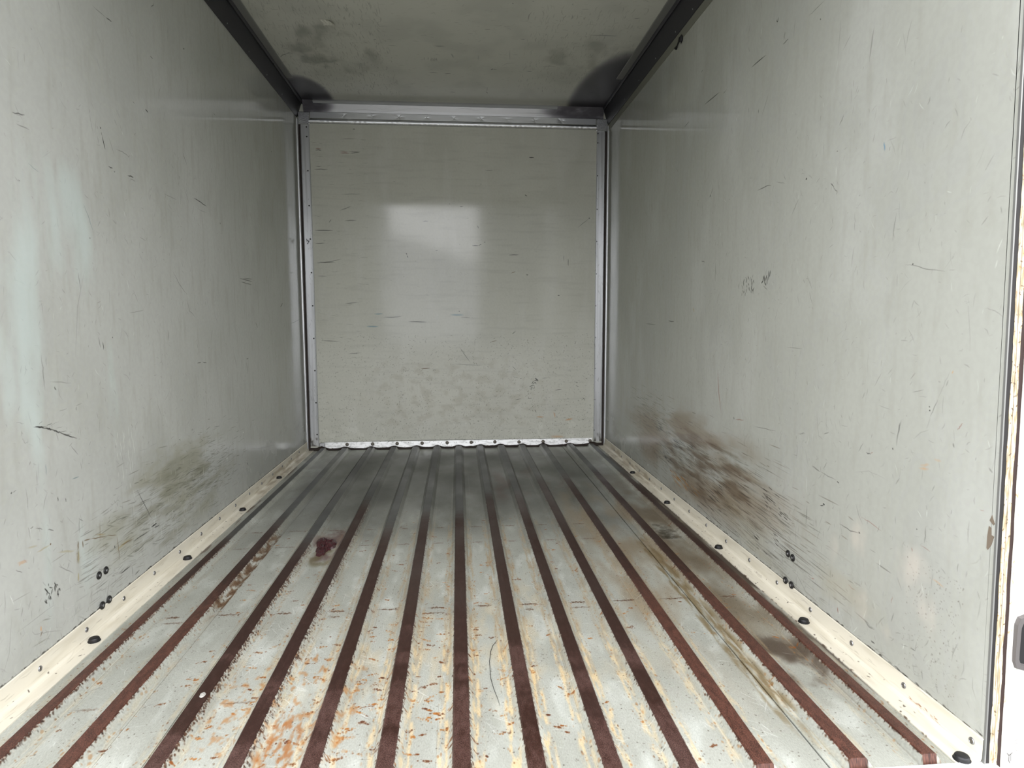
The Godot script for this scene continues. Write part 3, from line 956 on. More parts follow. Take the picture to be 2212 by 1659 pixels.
func build_walls() -> void:
	var washer := lathe([Vector2(0.0095, 0.0), Vector2(0.0095, 0.0018), Vector2(0.0078, 0.0034), Vector2(0.0042, 0.0034), Vector2(0.0042, 0.001)])
	var pin := lathe([Vector2(0.0040, 0.0), Vector2(0.0040, 0.0034), Vector2(0.0026, 0.0046), Vector2(0.0, 0.005)], 10)
	for side in [-1, 1]:
		var m := painted(paint_wall(side), 1.0)
		m.roughness_texture = gloss_map(90 + side, 0.42)
		var wall := root("wall_left" if side < 0 else "wall_right")
		tag(wall, "left side wall of glossy grey-green panel with an olive rub patch low down" if side < 0 else "right side wall of glossy grey-green panel with a brown rub patch low down", "wall", "", "structure")
		planar(2, 1, Rect2(-3.66, -0.03, 2.78, 1.90))
		var st := begin()
		var x0: float = side * WALL_X
		var x1: float = side * (WALL_X + 0.0275)
		var e0 := -0.9135
		var e1 := -0.9135 - 0.0203 * 1.96
		var gap := 0.0115
		hexa(st, [Vector3(x0, -0.03, -3.69), Vector3(x1, -0.03, -3.69), Vector3(x1, -0.03, e0 - gap), Vector3(x0, -0.03, e0 - gap),
			Vector3(x0, 1.95, -3.69), Vector3(x1, 1.95, -3.69), Vector3(x1, 1.95, e1 - gap), Vector3(x0, 1.95, e1 - gap)])
		hexa(st, [Vector3(x0, -0.03, e0 - gap), Vector3(x0 + side * 0.0006, -0.03, e0 - gap), Vector3(x0 + side * 0.0006, -0.03, e0 - 0.0028), Vector3(x0, -0.03, e0 - 0.0028),
			Vector3(x0, 1.84, e1 - gap), Vector3(x0 + side * 0.0006, 1.84, e1 - gap), Vector3(x0 + side * 0.0006, 1.84, e1 - 0.0028), Vector3(x0, 1.84, e1 - 0.0028)])
		part("panel", st.commit(), m, wall)
		for q: Array in ([[-1.5492, 0.1218], [-1.5258, 0.1195], [-1.5528, 0.0490], [-1.5225, 0.0487]] if side > 0 else [[-1.5387, 0.1287], [-1.5688, 0.1291], [-1.5399, 0.0545], [-1.5705, 0.0556]]):
			var up := 0.0025 if q[1] < 0.06 else 0.0
			var ring := stud("rivet", washer, M.dark_screw, wall, Vector3(x0 - side * up, q[1], q[0]), Vector3(-side, 0, 0))
			var head := part("rivet_head", pin, M.screw, ring)
			head.set_meta("label", "bright metal rivet head")
		# thin grey edging along the rear edge of the panel
		st = begin()
		planar(2, 1, Rect2(-1, 0, 1, 1))
		hexa(st, [Vector3(x0 - side * 0.0014, -0.0, e0 - 0.0030), Vector3(x0 + side * 0.001, -0.0, e0 - 0.0030), Vector3(x0 + side * 0.001, -0.0, e0 + 0.001), Vector3(x0 - side * 0.0014, -0.0, e0 + 0.001),
			Vector3(x0 - side * 0.0014, 1.84, e1 - 0.0030), Vector3(x0 + side * 0.001, 1.84, e1 - 0.0030), Vector3(x0 + side * 0.001, 1.84, e1 + 0.001), Vector3(x0 - side * 0.0014, 1.84, e1 + 0.001)])
		part("edge_strip", st.commit(), M.grey_metal, wall)
	# back wall
	var r := Rect2(-0.86, -0.03, 1.72, 1.92)
	var c := Canvas.new(1536, 1792, r, Color8(200, 200, 187), 77)
	c.film(r, Color8(190, 190, 177), 0.5, Vector2(2.2, 1.4), 0.42, 0.75, 61, 0.0, 4, false)
	c.film(r, Color8(208, 208, 198), 0.4, Vector2(7, 1.6), 0.5, 0.8, 62, 0.0, 4, false)
	c.film(r, Color8(170, 170, 158), 0.22, Vector2(3, 30), 0.55, 0.85, 63, 0.0, 3, false)
	c.film(Rect2(-0.78, 0.0, 1.56, 0.62), Color8(172, 168, 150), 0.4, Vector2(12, 14), 0.45, 0.75, 64, 0.3, 4, false)
	c.grain(Vector2i(768, 640), 0.16, 3, 65, 0.985, 1.012)
	c.scatter(3000, Rect2(-0.78, 0.03, 1.56, 0.62), Vector2(0.003, 0.014), Vector2(0.0010, 0.0022), 0.0, 2.0, Color8(86, 84, 72), Vector2(0.12, 0.5), 1.5)
	c.scatter(150, Rect2(-0.78, 0.03, 1.56, 0.5), Vector2(0.002, 0.006), Vector2(0.0018, 0.0034), 0.0, 2.0, Color8(60, 58, 50), Vector2(0.15, 0.5), 1.4)
	c.scatter(110, Rect2(-0.78, 0.6, 0.30, 1.1), Vector2(0.012, 0.05), Vector2(0.0009, 0.0020), 0.0, 0.06, Color8(100, 100, 90), Vector2(0.08, 0.32), 1.2)
	c.scatter(200, Rect2(-0.7, 0.5, 1.45, 1.2), Vector2(0.005, 0.022), Vector2(0.0009, 0.0018), 0.0, 0.3, Color8(116, 116, 104), Vector2(0.08, 0.3))
	c.scatter(120, Rect2(-0.5, 0.3, 1.2, 0.9), Vector2(0.02, 0.10), Vector2(0.001, 0.0016), PI / 2, 0.04, Color8(214, 214, 206), Vector2(0.15, 0.4))
	c.scatter(60, Rect2(-0.45, 0.95, 0.6, 0.42), Vector2(0.001, 0.006), Vector2(0.001, 0.002), 0.0, 2.0, Color8(90, 90, 84), Vector2(0.2, 0.6))
	c.marks(MARKS_BACK)
	c.marks([["k", 2.2, 0.8, -0.77, 0.0475, 0.0, 0.046, 0.77, 0.0445]])
	var bm := painted(c, 1.0)
	bm.roughness_texture = gloss_map(95, 0.28)
	planar(0, 1, r)
	var st := begin()
	box(st, Vector3(-WALL_X - 0.03, -0.03, BACK_Z - 0.03), Vector3(WALL_X + 0.03, 1.95, BACK_Z))
	tag(part("wall_back", st.commit(), bm, self), "back wall of glossy grey panel, speckled with scratches towards the floor", "wall", "", "structure")


func build_ceiling() -> void:
	var r := Rect2(-0.86, -3.66, 1.72, 2.78)
	var c := Canvas.new(1280, 1536, r, Color8(192, 192, 180), 83)
	c.film(r, Color8(170, 171, 160), 0.5, Vector2(3, 3), 0.45, 0.75, 71, 0.0, 4, false)
	c.scatter(900, Rect2(-0.78, -3.5, 0.50, 1.0), Vector2(0.015, 0.05), Vector2(0.0012, 0.0028), PI / 2, 0.12, Color8(92, 92, 82), Vector2(0.10, 0.38))
	c.scatter(500, Rect2(0.30, -3.4, 0.46, 0.9), Vector2(0.015, 0.05), Vector2(0.0012, 0.0028), PI / 2, 0.12, Color8(92, 92, 82), Vector2(0.08, 0.34))
	c.scatter(900, Rect2(-0.75, -3.6, 1.5, 1.2), Vector2(0.006, 0.03), Vector2(0.0012, 0.0026), 0.0, 0.5, Color8(100, 100, 90), Vector2(0.08, 0.3))
	c.film(Rect2(-0.78, -3.35, 0.5, 0.75), Color8(112, 112, 100), 0.55, Vector2(5, 3), 0.42, 0.75, 72, 0.4)
	c.film(Rect2(-0.72, -3.2, 0.22, 0.3), Color8(104, 104, 92), 0.5, Vector2(8, 8), 0.4, 0.7, 75, 0.4)
	c.film(Rect2(0.35, -3.2, 0.42, 0.5), Color8(118, 118, 106), 0.4, Vector2(5, 4), 0.42, 0.75, 73, 0.4)
	c.scatter(420, Rect2(-0.55, -3.62, 1.0, 0.13), Vector2(0.006, 0.02), Vector2(0.0012, 0.0024), 0.8, 1.2, Color8(214, 214, 204), Vector2(0.15, 0.5))
	c.marks(MARKS_CEILING)
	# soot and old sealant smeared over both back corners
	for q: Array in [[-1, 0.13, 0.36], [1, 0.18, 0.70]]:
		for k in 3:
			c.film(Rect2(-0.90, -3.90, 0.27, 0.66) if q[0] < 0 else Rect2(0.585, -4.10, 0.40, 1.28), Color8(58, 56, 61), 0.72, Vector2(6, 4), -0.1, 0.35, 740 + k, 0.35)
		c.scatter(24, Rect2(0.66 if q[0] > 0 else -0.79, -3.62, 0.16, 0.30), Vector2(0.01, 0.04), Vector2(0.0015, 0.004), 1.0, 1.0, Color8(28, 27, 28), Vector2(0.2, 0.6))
	var m := painted(c, 0.36)
	planar(0, 2, r)
	var st := begin()
	box(st, Vector3(-WALL_X - 0.03, CEIL_Y, -3.69), Vector3(WALL_X + 0.03, CEIL_Y + 0.05, -0.93))
	var ceiling := root("ceiling")
	tag(ceiling, "grey ceiling panel with mildew streaks, water droplets and sooty back corners", "ceiling", "", "structure")
	part("panel", st.commit(), m, ceiling)
	# condensation
	var water := StandardMaterial3D.new()
	water.albedo_color = Color(1, 1, 1, 0.0)
	water.roughness = 0.02
	water.refraction_enabled = true
	water.refraction_scale = 0.033
	var drop := lathe([Vector2(0.0026, 0.0), Vector2(0.0024, 0.0007), Vector2(0.0016, 0.0014), Vector2(0.0, 0.0018)], 10)
	var mm := MultiMesh.new()
	mm.transform_format = MultiMesh.TRANSFORM_3D
	mm.mesh = drop
	mm.instance_count = 190
	for k in 190:
		var z := -2.40 - 0.75 * pow(rng.randf(), 1.5)
		var x := rng.randf_range(-0.5, 0.62)
		var s := rng.randf_range(0.6, 1.25)
		mm.set_instance_transform(k, Transform3D(facing(Vector3.DOWN).scaled(Vector3(s, s, s)), Vector3(x, CEIL_Y + 0.0001, z)))
	var drops := MultiMeshInstance3D.new()
	drops.name = "water_droplets"
	drops.multimesh = mm
	drops.material_override = water
	drops.set_meta("kind", "stuff")
	ceiling.add_child(drops, true)


# ------------------------------------------------------------------ ribbed steel floor
func paint_floor() -> Canvas:
	var r := Rect2(-0.85, -3.66, 1.70, 2.76)
	var c := Canvas.new(2048, 2048, r, Color8(164, 165, 155), 97)
	c.film(r, Color8(146, 147, 137), 0.55, Vector2(6, 3), 0.42, 0.75, 101, 0.0, 4, false)
	c.film(r, Color8(194, 197, 189), 0.55, Vector2(14, 5), 0.50, 0.80, 102, 0.0, 4, false)
	# patchy darker grey over the inner end, fading towards the opening
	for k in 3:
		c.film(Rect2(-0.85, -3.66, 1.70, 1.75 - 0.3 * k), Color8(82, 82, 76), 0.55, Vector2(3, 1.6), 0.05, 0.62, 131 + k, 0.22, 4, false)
	# mud-coloured film, heavier to the right
	c.film(Rect2(0.20, -3.2, 0.70, 2.4), Color8(132, 116, 92), 0.75, Vector2(6, 2), 0.30, 0.72, 103, 0.4, 4, false)
	c.film(Rect2(0.56, -3.3, 0.34, 2.5), Color8(96, 82, 62), 0.75, Vector2(5, 2.5), 0.25, 0.70, 104, 0.35, 4, false)
	c.film(Rect2(-0.10, -3.3, 0.8, 1.0), Color8(84, 62, 54), 0.45, Vector2(10, 3), 0.42, 0.72, 105, 0.4, 4, false)
	c.film(Rect2(0.60, -1.40, 0.20, 0.30), Color8(66, 52, 40), 0.8, Vector2(8, 5), 0.35, 0.65, 106, 0.5)
	c.film(Rect2(-0.60, -1.95, 1.2, 1.05), Color8(190, 174, 142), 0.42, Vector2(14, 5), 0.42, 0.75, 107, 0.4, 4, false)
	# dark rectangular stain
	for k in 60:
		var p := Vector2(c.rng.randf_range(0.665, 0.742), -2.19 + 0.155 * sqrt(c.rng.randf()))
		c.spot(p, c.rng.randf_range(0.008, 0.014), Color8(46, 39, 26), 0.20)
	c.marks([["k", 2.5, 0.5, 0.668, -2.036, 0.70, -2.034, 0.745, -2.030]])
	# red-brown mark round the scrap on the left
	c.film(Rect2(-0.50, -2.32, 0.18, 0.46), Color8(84, 56, 52), 0.65, Vector2(14, 8), 0.35, 0.65, 108, 0.5)
	c.film(Rect2(-0.49, -2.06, 0.14, 0.20), Color8(92, 80, 50), 0.7, Vector2(14, 8), 0.35, 0.65, 109, 0.5)
	# beige bleed on both sides of every rib, strongest at the front
	for i in RIBS.size():
		for side in [-1, 1]:
			var x: float = RIBS[i] + side * 0.030
			var share := clampf(1.0 - absf(RIBS[i] - 0.1) / 0.8, 0.2, 1.0)
			c.film(Rect2(x - 0.016, -2.55, 0.032, 1.65), Color8(158, 138, 108), 0.72 * share, Vector2(90, 9), 0.34, 0.66, 160 + i * 2 + side, 0.3, 4, false)
			c.film(Rect2(x - 0.017, -1.60, 0.034, 0.90), Color8(216, 190, 144), 0.85 * share, Vector2(90, 14), 0.38, 0.68, 120 + i * 2 + side, 0.35, 4, false)
	c.grain(Vector2i(2048, 1400), 0.3, 4, 37, 0.90, 1.09)
	for i in RIBS.size():
		for side in [-1, 1]:
			var x: float = RIBS[i] + side * 0.030
			# fine light and dark lines along the slope
			for k in 6:
				var lx := x + c.rng.randf_range(-0.013, 0.012)
				var z := -3.4 + c.rng.randf() * 2.2
				c.stroke([Vector2(lx, z), Vector2(lx + c.rng.randfn(0, 0.001), z + 0.3 + 0.5 * c.rng.randf())], 0.0009, [Color8(224, 220, 206), Color8(88, 74, 58)][k % 2], 0.35, 0.9)
			c.blots(90, Rect2(x - 0.014, -2.5, 0.028, 1.58), Vector2(0.0006, 0.0016), Color8(104, 68, 40), Vector2(0.2, 0.7), Vector2(0.8, 2.4))
			c.blots(60, Rect2(x - 0.012, -1.9, 0.024, 0.98), Vector2(0.0008, 0.0022), Color8(150, 96, 46), Vector2(0.15, 0.5), Vector2(0.8, 3.0))
	# orange rust blooms: clusters of dots inside a faint halo
	for k in 430:
		var p := Vector2(-0.20 + c.rng.randfn(0, 0.20), -0.95 - absf(c.rng.randfn(0, 0.42)))
		if c.rng.randf() < 0.3:
			p = Vector2(c.rng.randf_range(-0.6, 0.75), c.rng.randf_range(-2.3, -0.95))
		var ink: Color = [Color8(132, 74, 30), Color8(100, 54, 26), Color8(156, 98, 46), Color8(84, 44, 25)][c.rng.randi() % 4]
		var wide := c.rng.randf_range(0.002, 0.008)
		var lean := c.rng.randfn(0.0, 0.35)
		if c.rng.randf() < 0.5:
			c.spot(p, wide * 0.8, Color8(178, 118, 58), 0.22, 0.8)
		for j in c.rng.randi_range(3, 22):
			var q := c.rng.randfn(0.0, wide)
			c.spot(p + Vector2(q, q * lean + c.rng.randfn(0, wide * 0.32)), c.rng.randf_range(0.0006, 0.0021), ink, c.rng.randf_range(0.25, 0.75), c.rng.randf_range(0.6, 1.6))
	c.film(Rect2(-0.53, -1.45, 0.42, 0.55), Color8(160, 100, 46), 0.55, Vector2(40, 24), 0.56, 0.76, 110, 0.4)
	c.film(Rect2(-0.36, -1.22, 0.10, 0.32), Color8(148, 84, 36), 0.65, Vector2(70, 24), 0.45, 0.70, 111, 0.5)
	# brown scribbled rust beside the seams
	c.film(Rect2(-0.625, -2.25, 0.030, 0.75), Color8(92, 66, 44), 0.9, Vector2(60, 16), 0.34, 0.62, 112, 0.2, 4, false)
	c.film(Rect2(0.572, -2.2, 0.055, 1.3), Color8(110, 92, 60), 0.75, Vector2(60, 9), 0.34, 0.62, 113, 0.2, 4, false)
	c.scatter(220, Rect2(-0.622, -2.2, 0.022, 0.6), Vector2(0.003, 0.009), Vector2(0.0010, 0.0022), 0.0, 1.0, Color8(50, 34, 24), Vector2(0.3, 0.8))
	# dark flecks, worn lines and bright scratches
	c.blots(6500, Rect2(-0.8, -3.5, 1.6, 2.55), Vector2(0.0005, 0.0014), Color8(52, 42, 32), Vector2(0.25, 0.8), Vector2(0.5, 1.2), 0.75)
	c.scatter(1500, Rect2(-0.8, -3.4, 1.6, 2.45), Vector2(0.002, 0.007), Vector2(0.0007, 0.0013), 0.0, 0.6, Color8(56, 45, 35), Vector2(0.25, 0.75), 0.75)
	c.scatter(900, Rect2(-0.8, -2.5, 1.6, 1.55), Vector2(0.008, 0.040), Vector2(0.0006, 0.0010), 1.1, 0.8, Color8(236, 238, 232), Vector2(0.2, 0.65), 0.7)
	c.scatter(420, Rect2(-0.75, -2.6, 0.5, 1.6), Vector2(0.01, 0.05), Vector2(0.0006, 0.0010), 1.0, 0.4, Color8(218, 220, 214), Vector2(0.2, 0.5), 0.7)
	for k in 46:
		# bright criss-cross scuffs
		var p := Vector2(c.rng.randf_range(-0.45, 0.6), c.rng.randf_range(-1.75, -0.96))
		for j in 7:
			var turn := 1.2 + c.rng.randfn(0, 0.7)
			var q := p + Vector2(c.rng.randfn(0, 0.010), c.rng.randfn(0, 0.016))
			var d := Vector2(cos(turn), sin(turn)) * c.rng.randf_range(0.006, 0.024)
			c.stroke([q - d, q + d], 0.0009, Color8(240, 241, 236), c.rng.randf_range(0.3, 0.75))
	c.scatter(150, Rect2(-0.8, -2.6, 1.6, 1.6), Vector2(0.006, 0.026), Vector2(0.0007, 0.0012), 0.3, 0.9, Color8(66, 54, 42), Vector2(0.25, 0.7), 0.7)
	# crosswise rusty lines over the bearers below
	for line: Array in [[-1.578, 0.9, 1.0], [-1.548, 0.5, 0.45], [-2.215, 0.6, 0.7], [-2.055, 0.4, 0.55], [-1.20, 0.3, 0.4]]:
		for i in RIBS.size() - 1:
			if c.rng.randf() > line[2]:
				continue
			var x0: float = RIBS[i] + 0.028 + c.rng.randf() * 0.012
			var x1: float = RIBS[i + 1] - 0.028 - c.rng.randf() * 0.03
			var pts := []
			for k in 9:
				pts.append(Vector2(lerpf(x0, x1, k / 8.0), line[0] + c.rng.randfn(0, 0.0008)))
			c.stroke(pts, 0.0016, Color8(60, 38, 27), line[1])
			for k in 40:
				var p := Vector2(c.rng.randf_range(lerpf(x0, x1, 0.2), x1), line[0] + c.rng.randfn(0, 0.003))
				c.spot(p, c.rng.randf_range(0.0008, 0.0022), Color8(84, 50, 30), line[1] * 0.7, 0.7)
	# the worn rib tops
	var noise := FastNoiseLite.new()
	noise.seed = 9
	noise.frequency = 0.16
	noise.fractal_octaves = 4
	for i in RIBS.size():
		var half := 0.0150 if i > 0 and i < RIBS.size() - 1 else 0.0120
		var px0 := int((RIBS[i] - half + 0.85) * c.s.x)
		var px1 := int((RIBS[i] + half + 0.85) * c.s.x)
		var side_rib: bool = i < 2 or i > 9
		for y in c.h:
			var z := -3.66 + (y + 0.5) / c.s.y
			var rust := smoothstep(RUST_FROM[i] - 0.12, RUST_FROM[i] + 0.12, z + 0.06 * noise.get_noise_2d(i * 50.0, y * 0.3))
			var front := smoothstep(-1.30, -1.05, z + 0.5 * noise.get_noise_2d(i * 90.0, y * 0.04)) if not side_rib else smoothstep(-1.9, -1.5, z)
			var wob := noise.get_noise_2d(y * 0.7, i * 33.0) * 2.0
			for x in range(px0 + int(wob), px1 + int(noise.get_noise_2d(y * 0.7, i * 77.0) * 3.0)):
				var n := noise.get_noise_2d(x * 2.6, y * 2.6)
				var m := noise.get_noise_2d(x * 0.4, y * 0.25 + 900.0)
				var brown := Color8(50, 29, 22).lerp(Color8(84, 60, 54) if not side_rib else Color8(96, 60, 48), clampf(front * 0.7 + m * 0.5 + n * (0.3 + 0.6 * front), 0.0, 1.0))
				brown = brown.darkened(clampf(-n * 0.5, 0.0, 0.4))
				c.im.set_pixel(x, y, Color8(72, 72, 69).lerp(brown, rust).lightened(clampf((n - 0.4) * 0.4, 0.0, 0.2)))
		# ragged flaked edges
		for side in [-1, 1]:
			var many := 300
			if (i == 2 and side > 0) or (i == 3 and side > 0):
				many = 1100
			if i == 0 or i > 10:
				many = 700
			for k in many:
				var z := lerpf(RUST_FROM[i], -0.92, c.rng.randf())
				var x: float = RIBS[i] + side * half
				var shade: Color = [Color8(44, 28, 21), Color8(74, 46, 30), Color8(176, 170, 156)][[0, 0, 1, 1, 1, 2][c.rng.randi() % 6]]
				if k % 6 == 0:
					var l := absf(c.rng.randfn(0, 0.0022)) + 0.001
					c.stroke([Vector2(x, z), Vector2(x + side * l, z + c.rng.randfn(0, 0.0015))], 0.0009, Color8(44, 28, 21), c.rng.randf_range(0.4, 0.9))
				else:
					var away := absf(c.rng.randfn(0, 0.0011)) * (3.0 if many > 1000 else 1.0)
					c.spot(Vector2(x + side * away, z), c.rng.randf_range(0.0005, 0.0013), shade, c.rng.randf_range(0.4, 0.9), c.rng.randf_range(0.8, 3.0))
	# grime along both long edges and below the back strip
	c.film(Rect2(0.775, -3.6, 0.06, 2.7), Color8(64, 52, 42), 0.9, Vector2(30, 4), 0.25, 0.55, 114, 0.2, 3, false)
	c.film(Rect2(-0.83, -3.6, 0.035, 1.9), Color8(84, 66, 54), 0.7, Vector2(30, 5), 0.35, 0.6, 115, 0.2, 3, false)
	return c


func build_floor() -> void:
	var r := Rect2(-0.85, -3.66, 1.70, 2.76)
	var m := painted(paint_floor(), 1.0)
	m.metallic = 0.22
	m.roughness_texture = noise_texture(512, 0.012, 5, 12, 0.30, 0.62)
	var floor_node := root("floor")
	tag(floor_node, "galvanised steel floor with long rust-brown ribs running to the back wall", "floor", "", "structure")
	planar(0, 2, r)
	var z0 := BACK_Z
	var z1 := -0.925
	var edges := [-WALL_X]
	for i in RIBS.size():
		var x: float = RIBS[i]
		var narrow := i == 0 or i == RIBS.size() - 1
		var t := 0.0105 if narrow else 0.0130
		var f := 0.0230 if narrow else 0.0270
		edges.append(x - f)
		edges.append(x + f)
		var prof := [Vector3(x - f, 0, 0), Vector3(x - f + 0.002, 0.0006, 0), Vector3(x - t - 0.0022, 0.0138, 0), Vector3(x - t, 0.016, 0), Vector3(x, 0.0163, 0), Vector3(x + t, 0.016, 0), Vector3(x + t + 0.0022, 0.0138, 0), Vector3(x + f - 0.002, 0.0006, 0), Vector3(x + f, 0, 0)]
		var st := begin()
		extrude(st, prof, Vector3.BACK, z0, z1 - 0.004, 2, Vector3(x, -0.03, 0))
		# the closed front end slopes down
		for k in prof.size() - 1:
			var a: Vector3 = prof[k] + Vector3(0, 0, z1 - 0.004)
			var b: Vector3 = prof[k + 1] + Vector3(0, 0, z1 - 0.004)
			quad(st, a, b, Vector3(b.x, 0, z1), Vector3(a.x, 0, z1), Vector3(0, 0.7, 0.7))
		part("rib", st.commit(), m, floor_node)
	edges.append(WALL_X)
	for i in range(0, edges.size(), 2):
		var spans := [[edges[i], edges[i + 1], 0.0]]
		for sx: float in SEAMS:
			if sx > edges[i] and sx < edges[i + 1]:
				spans = [[edges[i], sx - 0.0012, 0.0], [sx + 0.0006, edges[i + 1], 0.0016]]
		for sp: Array in spans:
			var st := begin()
			var a: float = sp[0]
			var b: float = sp[1]
			var y: float = sp[2]
			box(st, Vector3(a, y - 0.003, z0), Vector3(b, y, z1))
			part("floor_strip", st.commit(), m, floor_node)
	var st := begin()
	box(st, Vector3(-WALL_X - 0.03, -0.08, -3.69), Vector3(WALL_X + 0.03, -0.012, -0.925))
	part("subfloor", st.commit(), M.brown_seal, floor_node)


# ------------------------------------------------------------------ cream angle trims along the foot of the side walls
func build_kick_trims() -> void:
	var screw := lathe([Vector2(0.0058, 0.0), Vector2(0.0058, 0.0010), Vector2(0.0050, 0.0021), Vector2(0.0042, 0.0022), Vector2(0.0034, 0.0016)])
	var core := lathe([Vector2(0.0034, 0.0), Vector2(0.0034, 0.0015), Vector2(0.0, 0.0022)], 10)
	var plug := lathe([Vector2(0.0132, 0.0), Vector2(0.0132, 0.0014), Vector2(0.0116, 0.0022), Vector2(0.0112, 0.0060), Vector2(0.0098, 0.0082), Vector2(0.0060, 0.0092), Vector2(0.0, 0.0094)], 16)
	for side in [-1, 1]:
		var r := Rect2(-3.66, -0.05, 2.78, 0.10)
		var c := Canvas.new(2048, 128, r, Color8(210, 204, 187), 200 + side)
		c.film(r, Color8(192, 184, 164), 0.6, Vector2(5, 30), 0.45, 0.8, 201 + side, 0.0, 3, false)
		c.scatter(220, Rect2(-3.6, -0.04, 2.65, 0.085), Vector2(0.01, 0.06), Vector2(0.0010, 0.0018), 0.0, 0.08, Color8(142, 134, 118), Vector2(0.15, 0.5))
		c.scatter(90, Rect2(-3.6, -0.045, 2.65, 0.05), Vector2(0.002, 0.008), Vector2(0.0015, 0.0035), 0.0, 0.6, Color8(52, 42, 34), Vector2(0.4, 0.9))
		c.scatter(220, Rect2(-3.6, -0.047, 2.65, 0.006), Vector2(0.004, 0.015), Vector2(0.0015, 0.003), 0.0, 0.3, Color8(74, 56, 44), Vector2(0.3, 0.8))
		c.film(Rect2(-3.62, -0.05, 1.1, 0.1), Color8(150, 136, 112), 0.75, Vector2(6, 40), 0.36, 0.7, 203 + side, 0.25, 3, false)
		if side > 0:
			c.scatter(34, Rect2(-1.09, 0.004, 0.08, 0.012), Vector2(0.002, 0.012), Vector2(0.001, 0.0022), -0.1, 0.2, Color8(120, 64, 34), Vector2(0.4, 0.9))
		var m := painted(c, 0.34)
		var trim := root("baseboard_left" if side < 0 else "baseboard_right")
		tag(trim, "cream metal angle along the foot of the left wall, bright flange with black bolts" if side < 0 else "cream metal angle along the foot of the right wall, bright flange with black bolts", "trim", "", "structure")
		var top := 0.0495 if side < 0 else 0.0445
		var wx: float = side * WALL_X
		var ix := 0.8095 if side < 0 else 0.8065
		# profile: top lip, upright, rounded inner bend, level flange, its edge. v of the texture: height above, minus width below
		var prof := [Vector3(wx, top, 0), Vector3(wx - side * 0.0012, top, 0), Vector3(wx - side * 0.0025, top - 0.0012, 0), Vector3(wx - side * 0.0026, 0.0125, 0), Vector3(wx - side * 0.0040, 0.0078, 0), Vector3(wx - side * 0.0075, 0.0042, 0), Vector3(wx - side * 0.0120, 0.0030, 0), Vector3(side * (ix + 0.001), 0.0030, 0), Vector3(side * ix, 0.0022, 0), Vector3(side * ix, 0.0, 0)]
		var st := begin()
		for i in prof.size() - 1:
			var a: Vector3 = prof[i]
			var b: Vector3 = prof[i + 1]
			for k in 4:
				var za := lerpf(BACK_Z, -0.9165, k / 4.0)
				var zb := lerpf(BACK_Z, -0.9165, (k + 1) / 4.0)
				var n := Vector3(-side, 0.9, 0)
				var va := (a.y if i < 4 else -absf(absf(a.x) - WALL_X)) + 0.05
				var vb := (b.y if i + 1 < 4 else -absf(absf(b.x) - WALL_X)) + 0.05
				var fn := (b - a).cross(Vector3.BACK).normalized()
				if fn.dot(n) < 0.0:
					fn = -fn
				var q := [[a, za, va], [b, za, vb], [b, zb, vb], [a, zb, va]]
				var order := [0, 1, 2, 0, 2, 3]
				var pa: Vector3 = a
				if (Vector3(b.x, b.y, za) - Vector3(pa.x, pa.y, za)).cross(Vector3(b.x, b.y, zb) - Vector3(pa.x, pa.y, za)).dot(fn) > 0.0:
					order = [0, 2, 1, 0, 3, 2]
				for o: int in order:
					var pp: Vector3 = q[o][0]
					var zz: float = q[o][1]
					var vv: float = q[o][2]
					st.set_normal(fn)
					st.set_uv(Vector2((zz + 3.66) / 2.78, vv / 0.10))
					st.add_vertex(Vector3(pp.x, pp.y, zz))
		part("angle", st.commit(), m, trim)
		var first := -1.1440 if side < 0 else -0.9385
		for k in 16:
			var z := first - 0.1643 * k
			if z < -3.5:
				break
			var y := lerpf(0.0272, 0.0315, (-z - 0.93) / 2.6) if side < 0 else lerpf(0.0272, 0.0180, (-z - 0.93) / 2.6)
			var s := stud("screw", screw, M.screw, trim, Vector3(wx - side * 0.0026, y, z), Vector3(-side, 0, 0))
			part("screw_recess", core, M.worn_bolt, s)
		for k in 6:
			var z := (-0.9600 if side < 0 else -0.9080) - 0.5075 * k
			if z > -0.915:
				z = -0.9160 - 0.012
			if z < -3.4:
				break
			stud("bolt", plug, M.black, trim, Vector3(side * (0.8275 if side < 0 else 0.8205), 0.003, z), Vector3.UP)


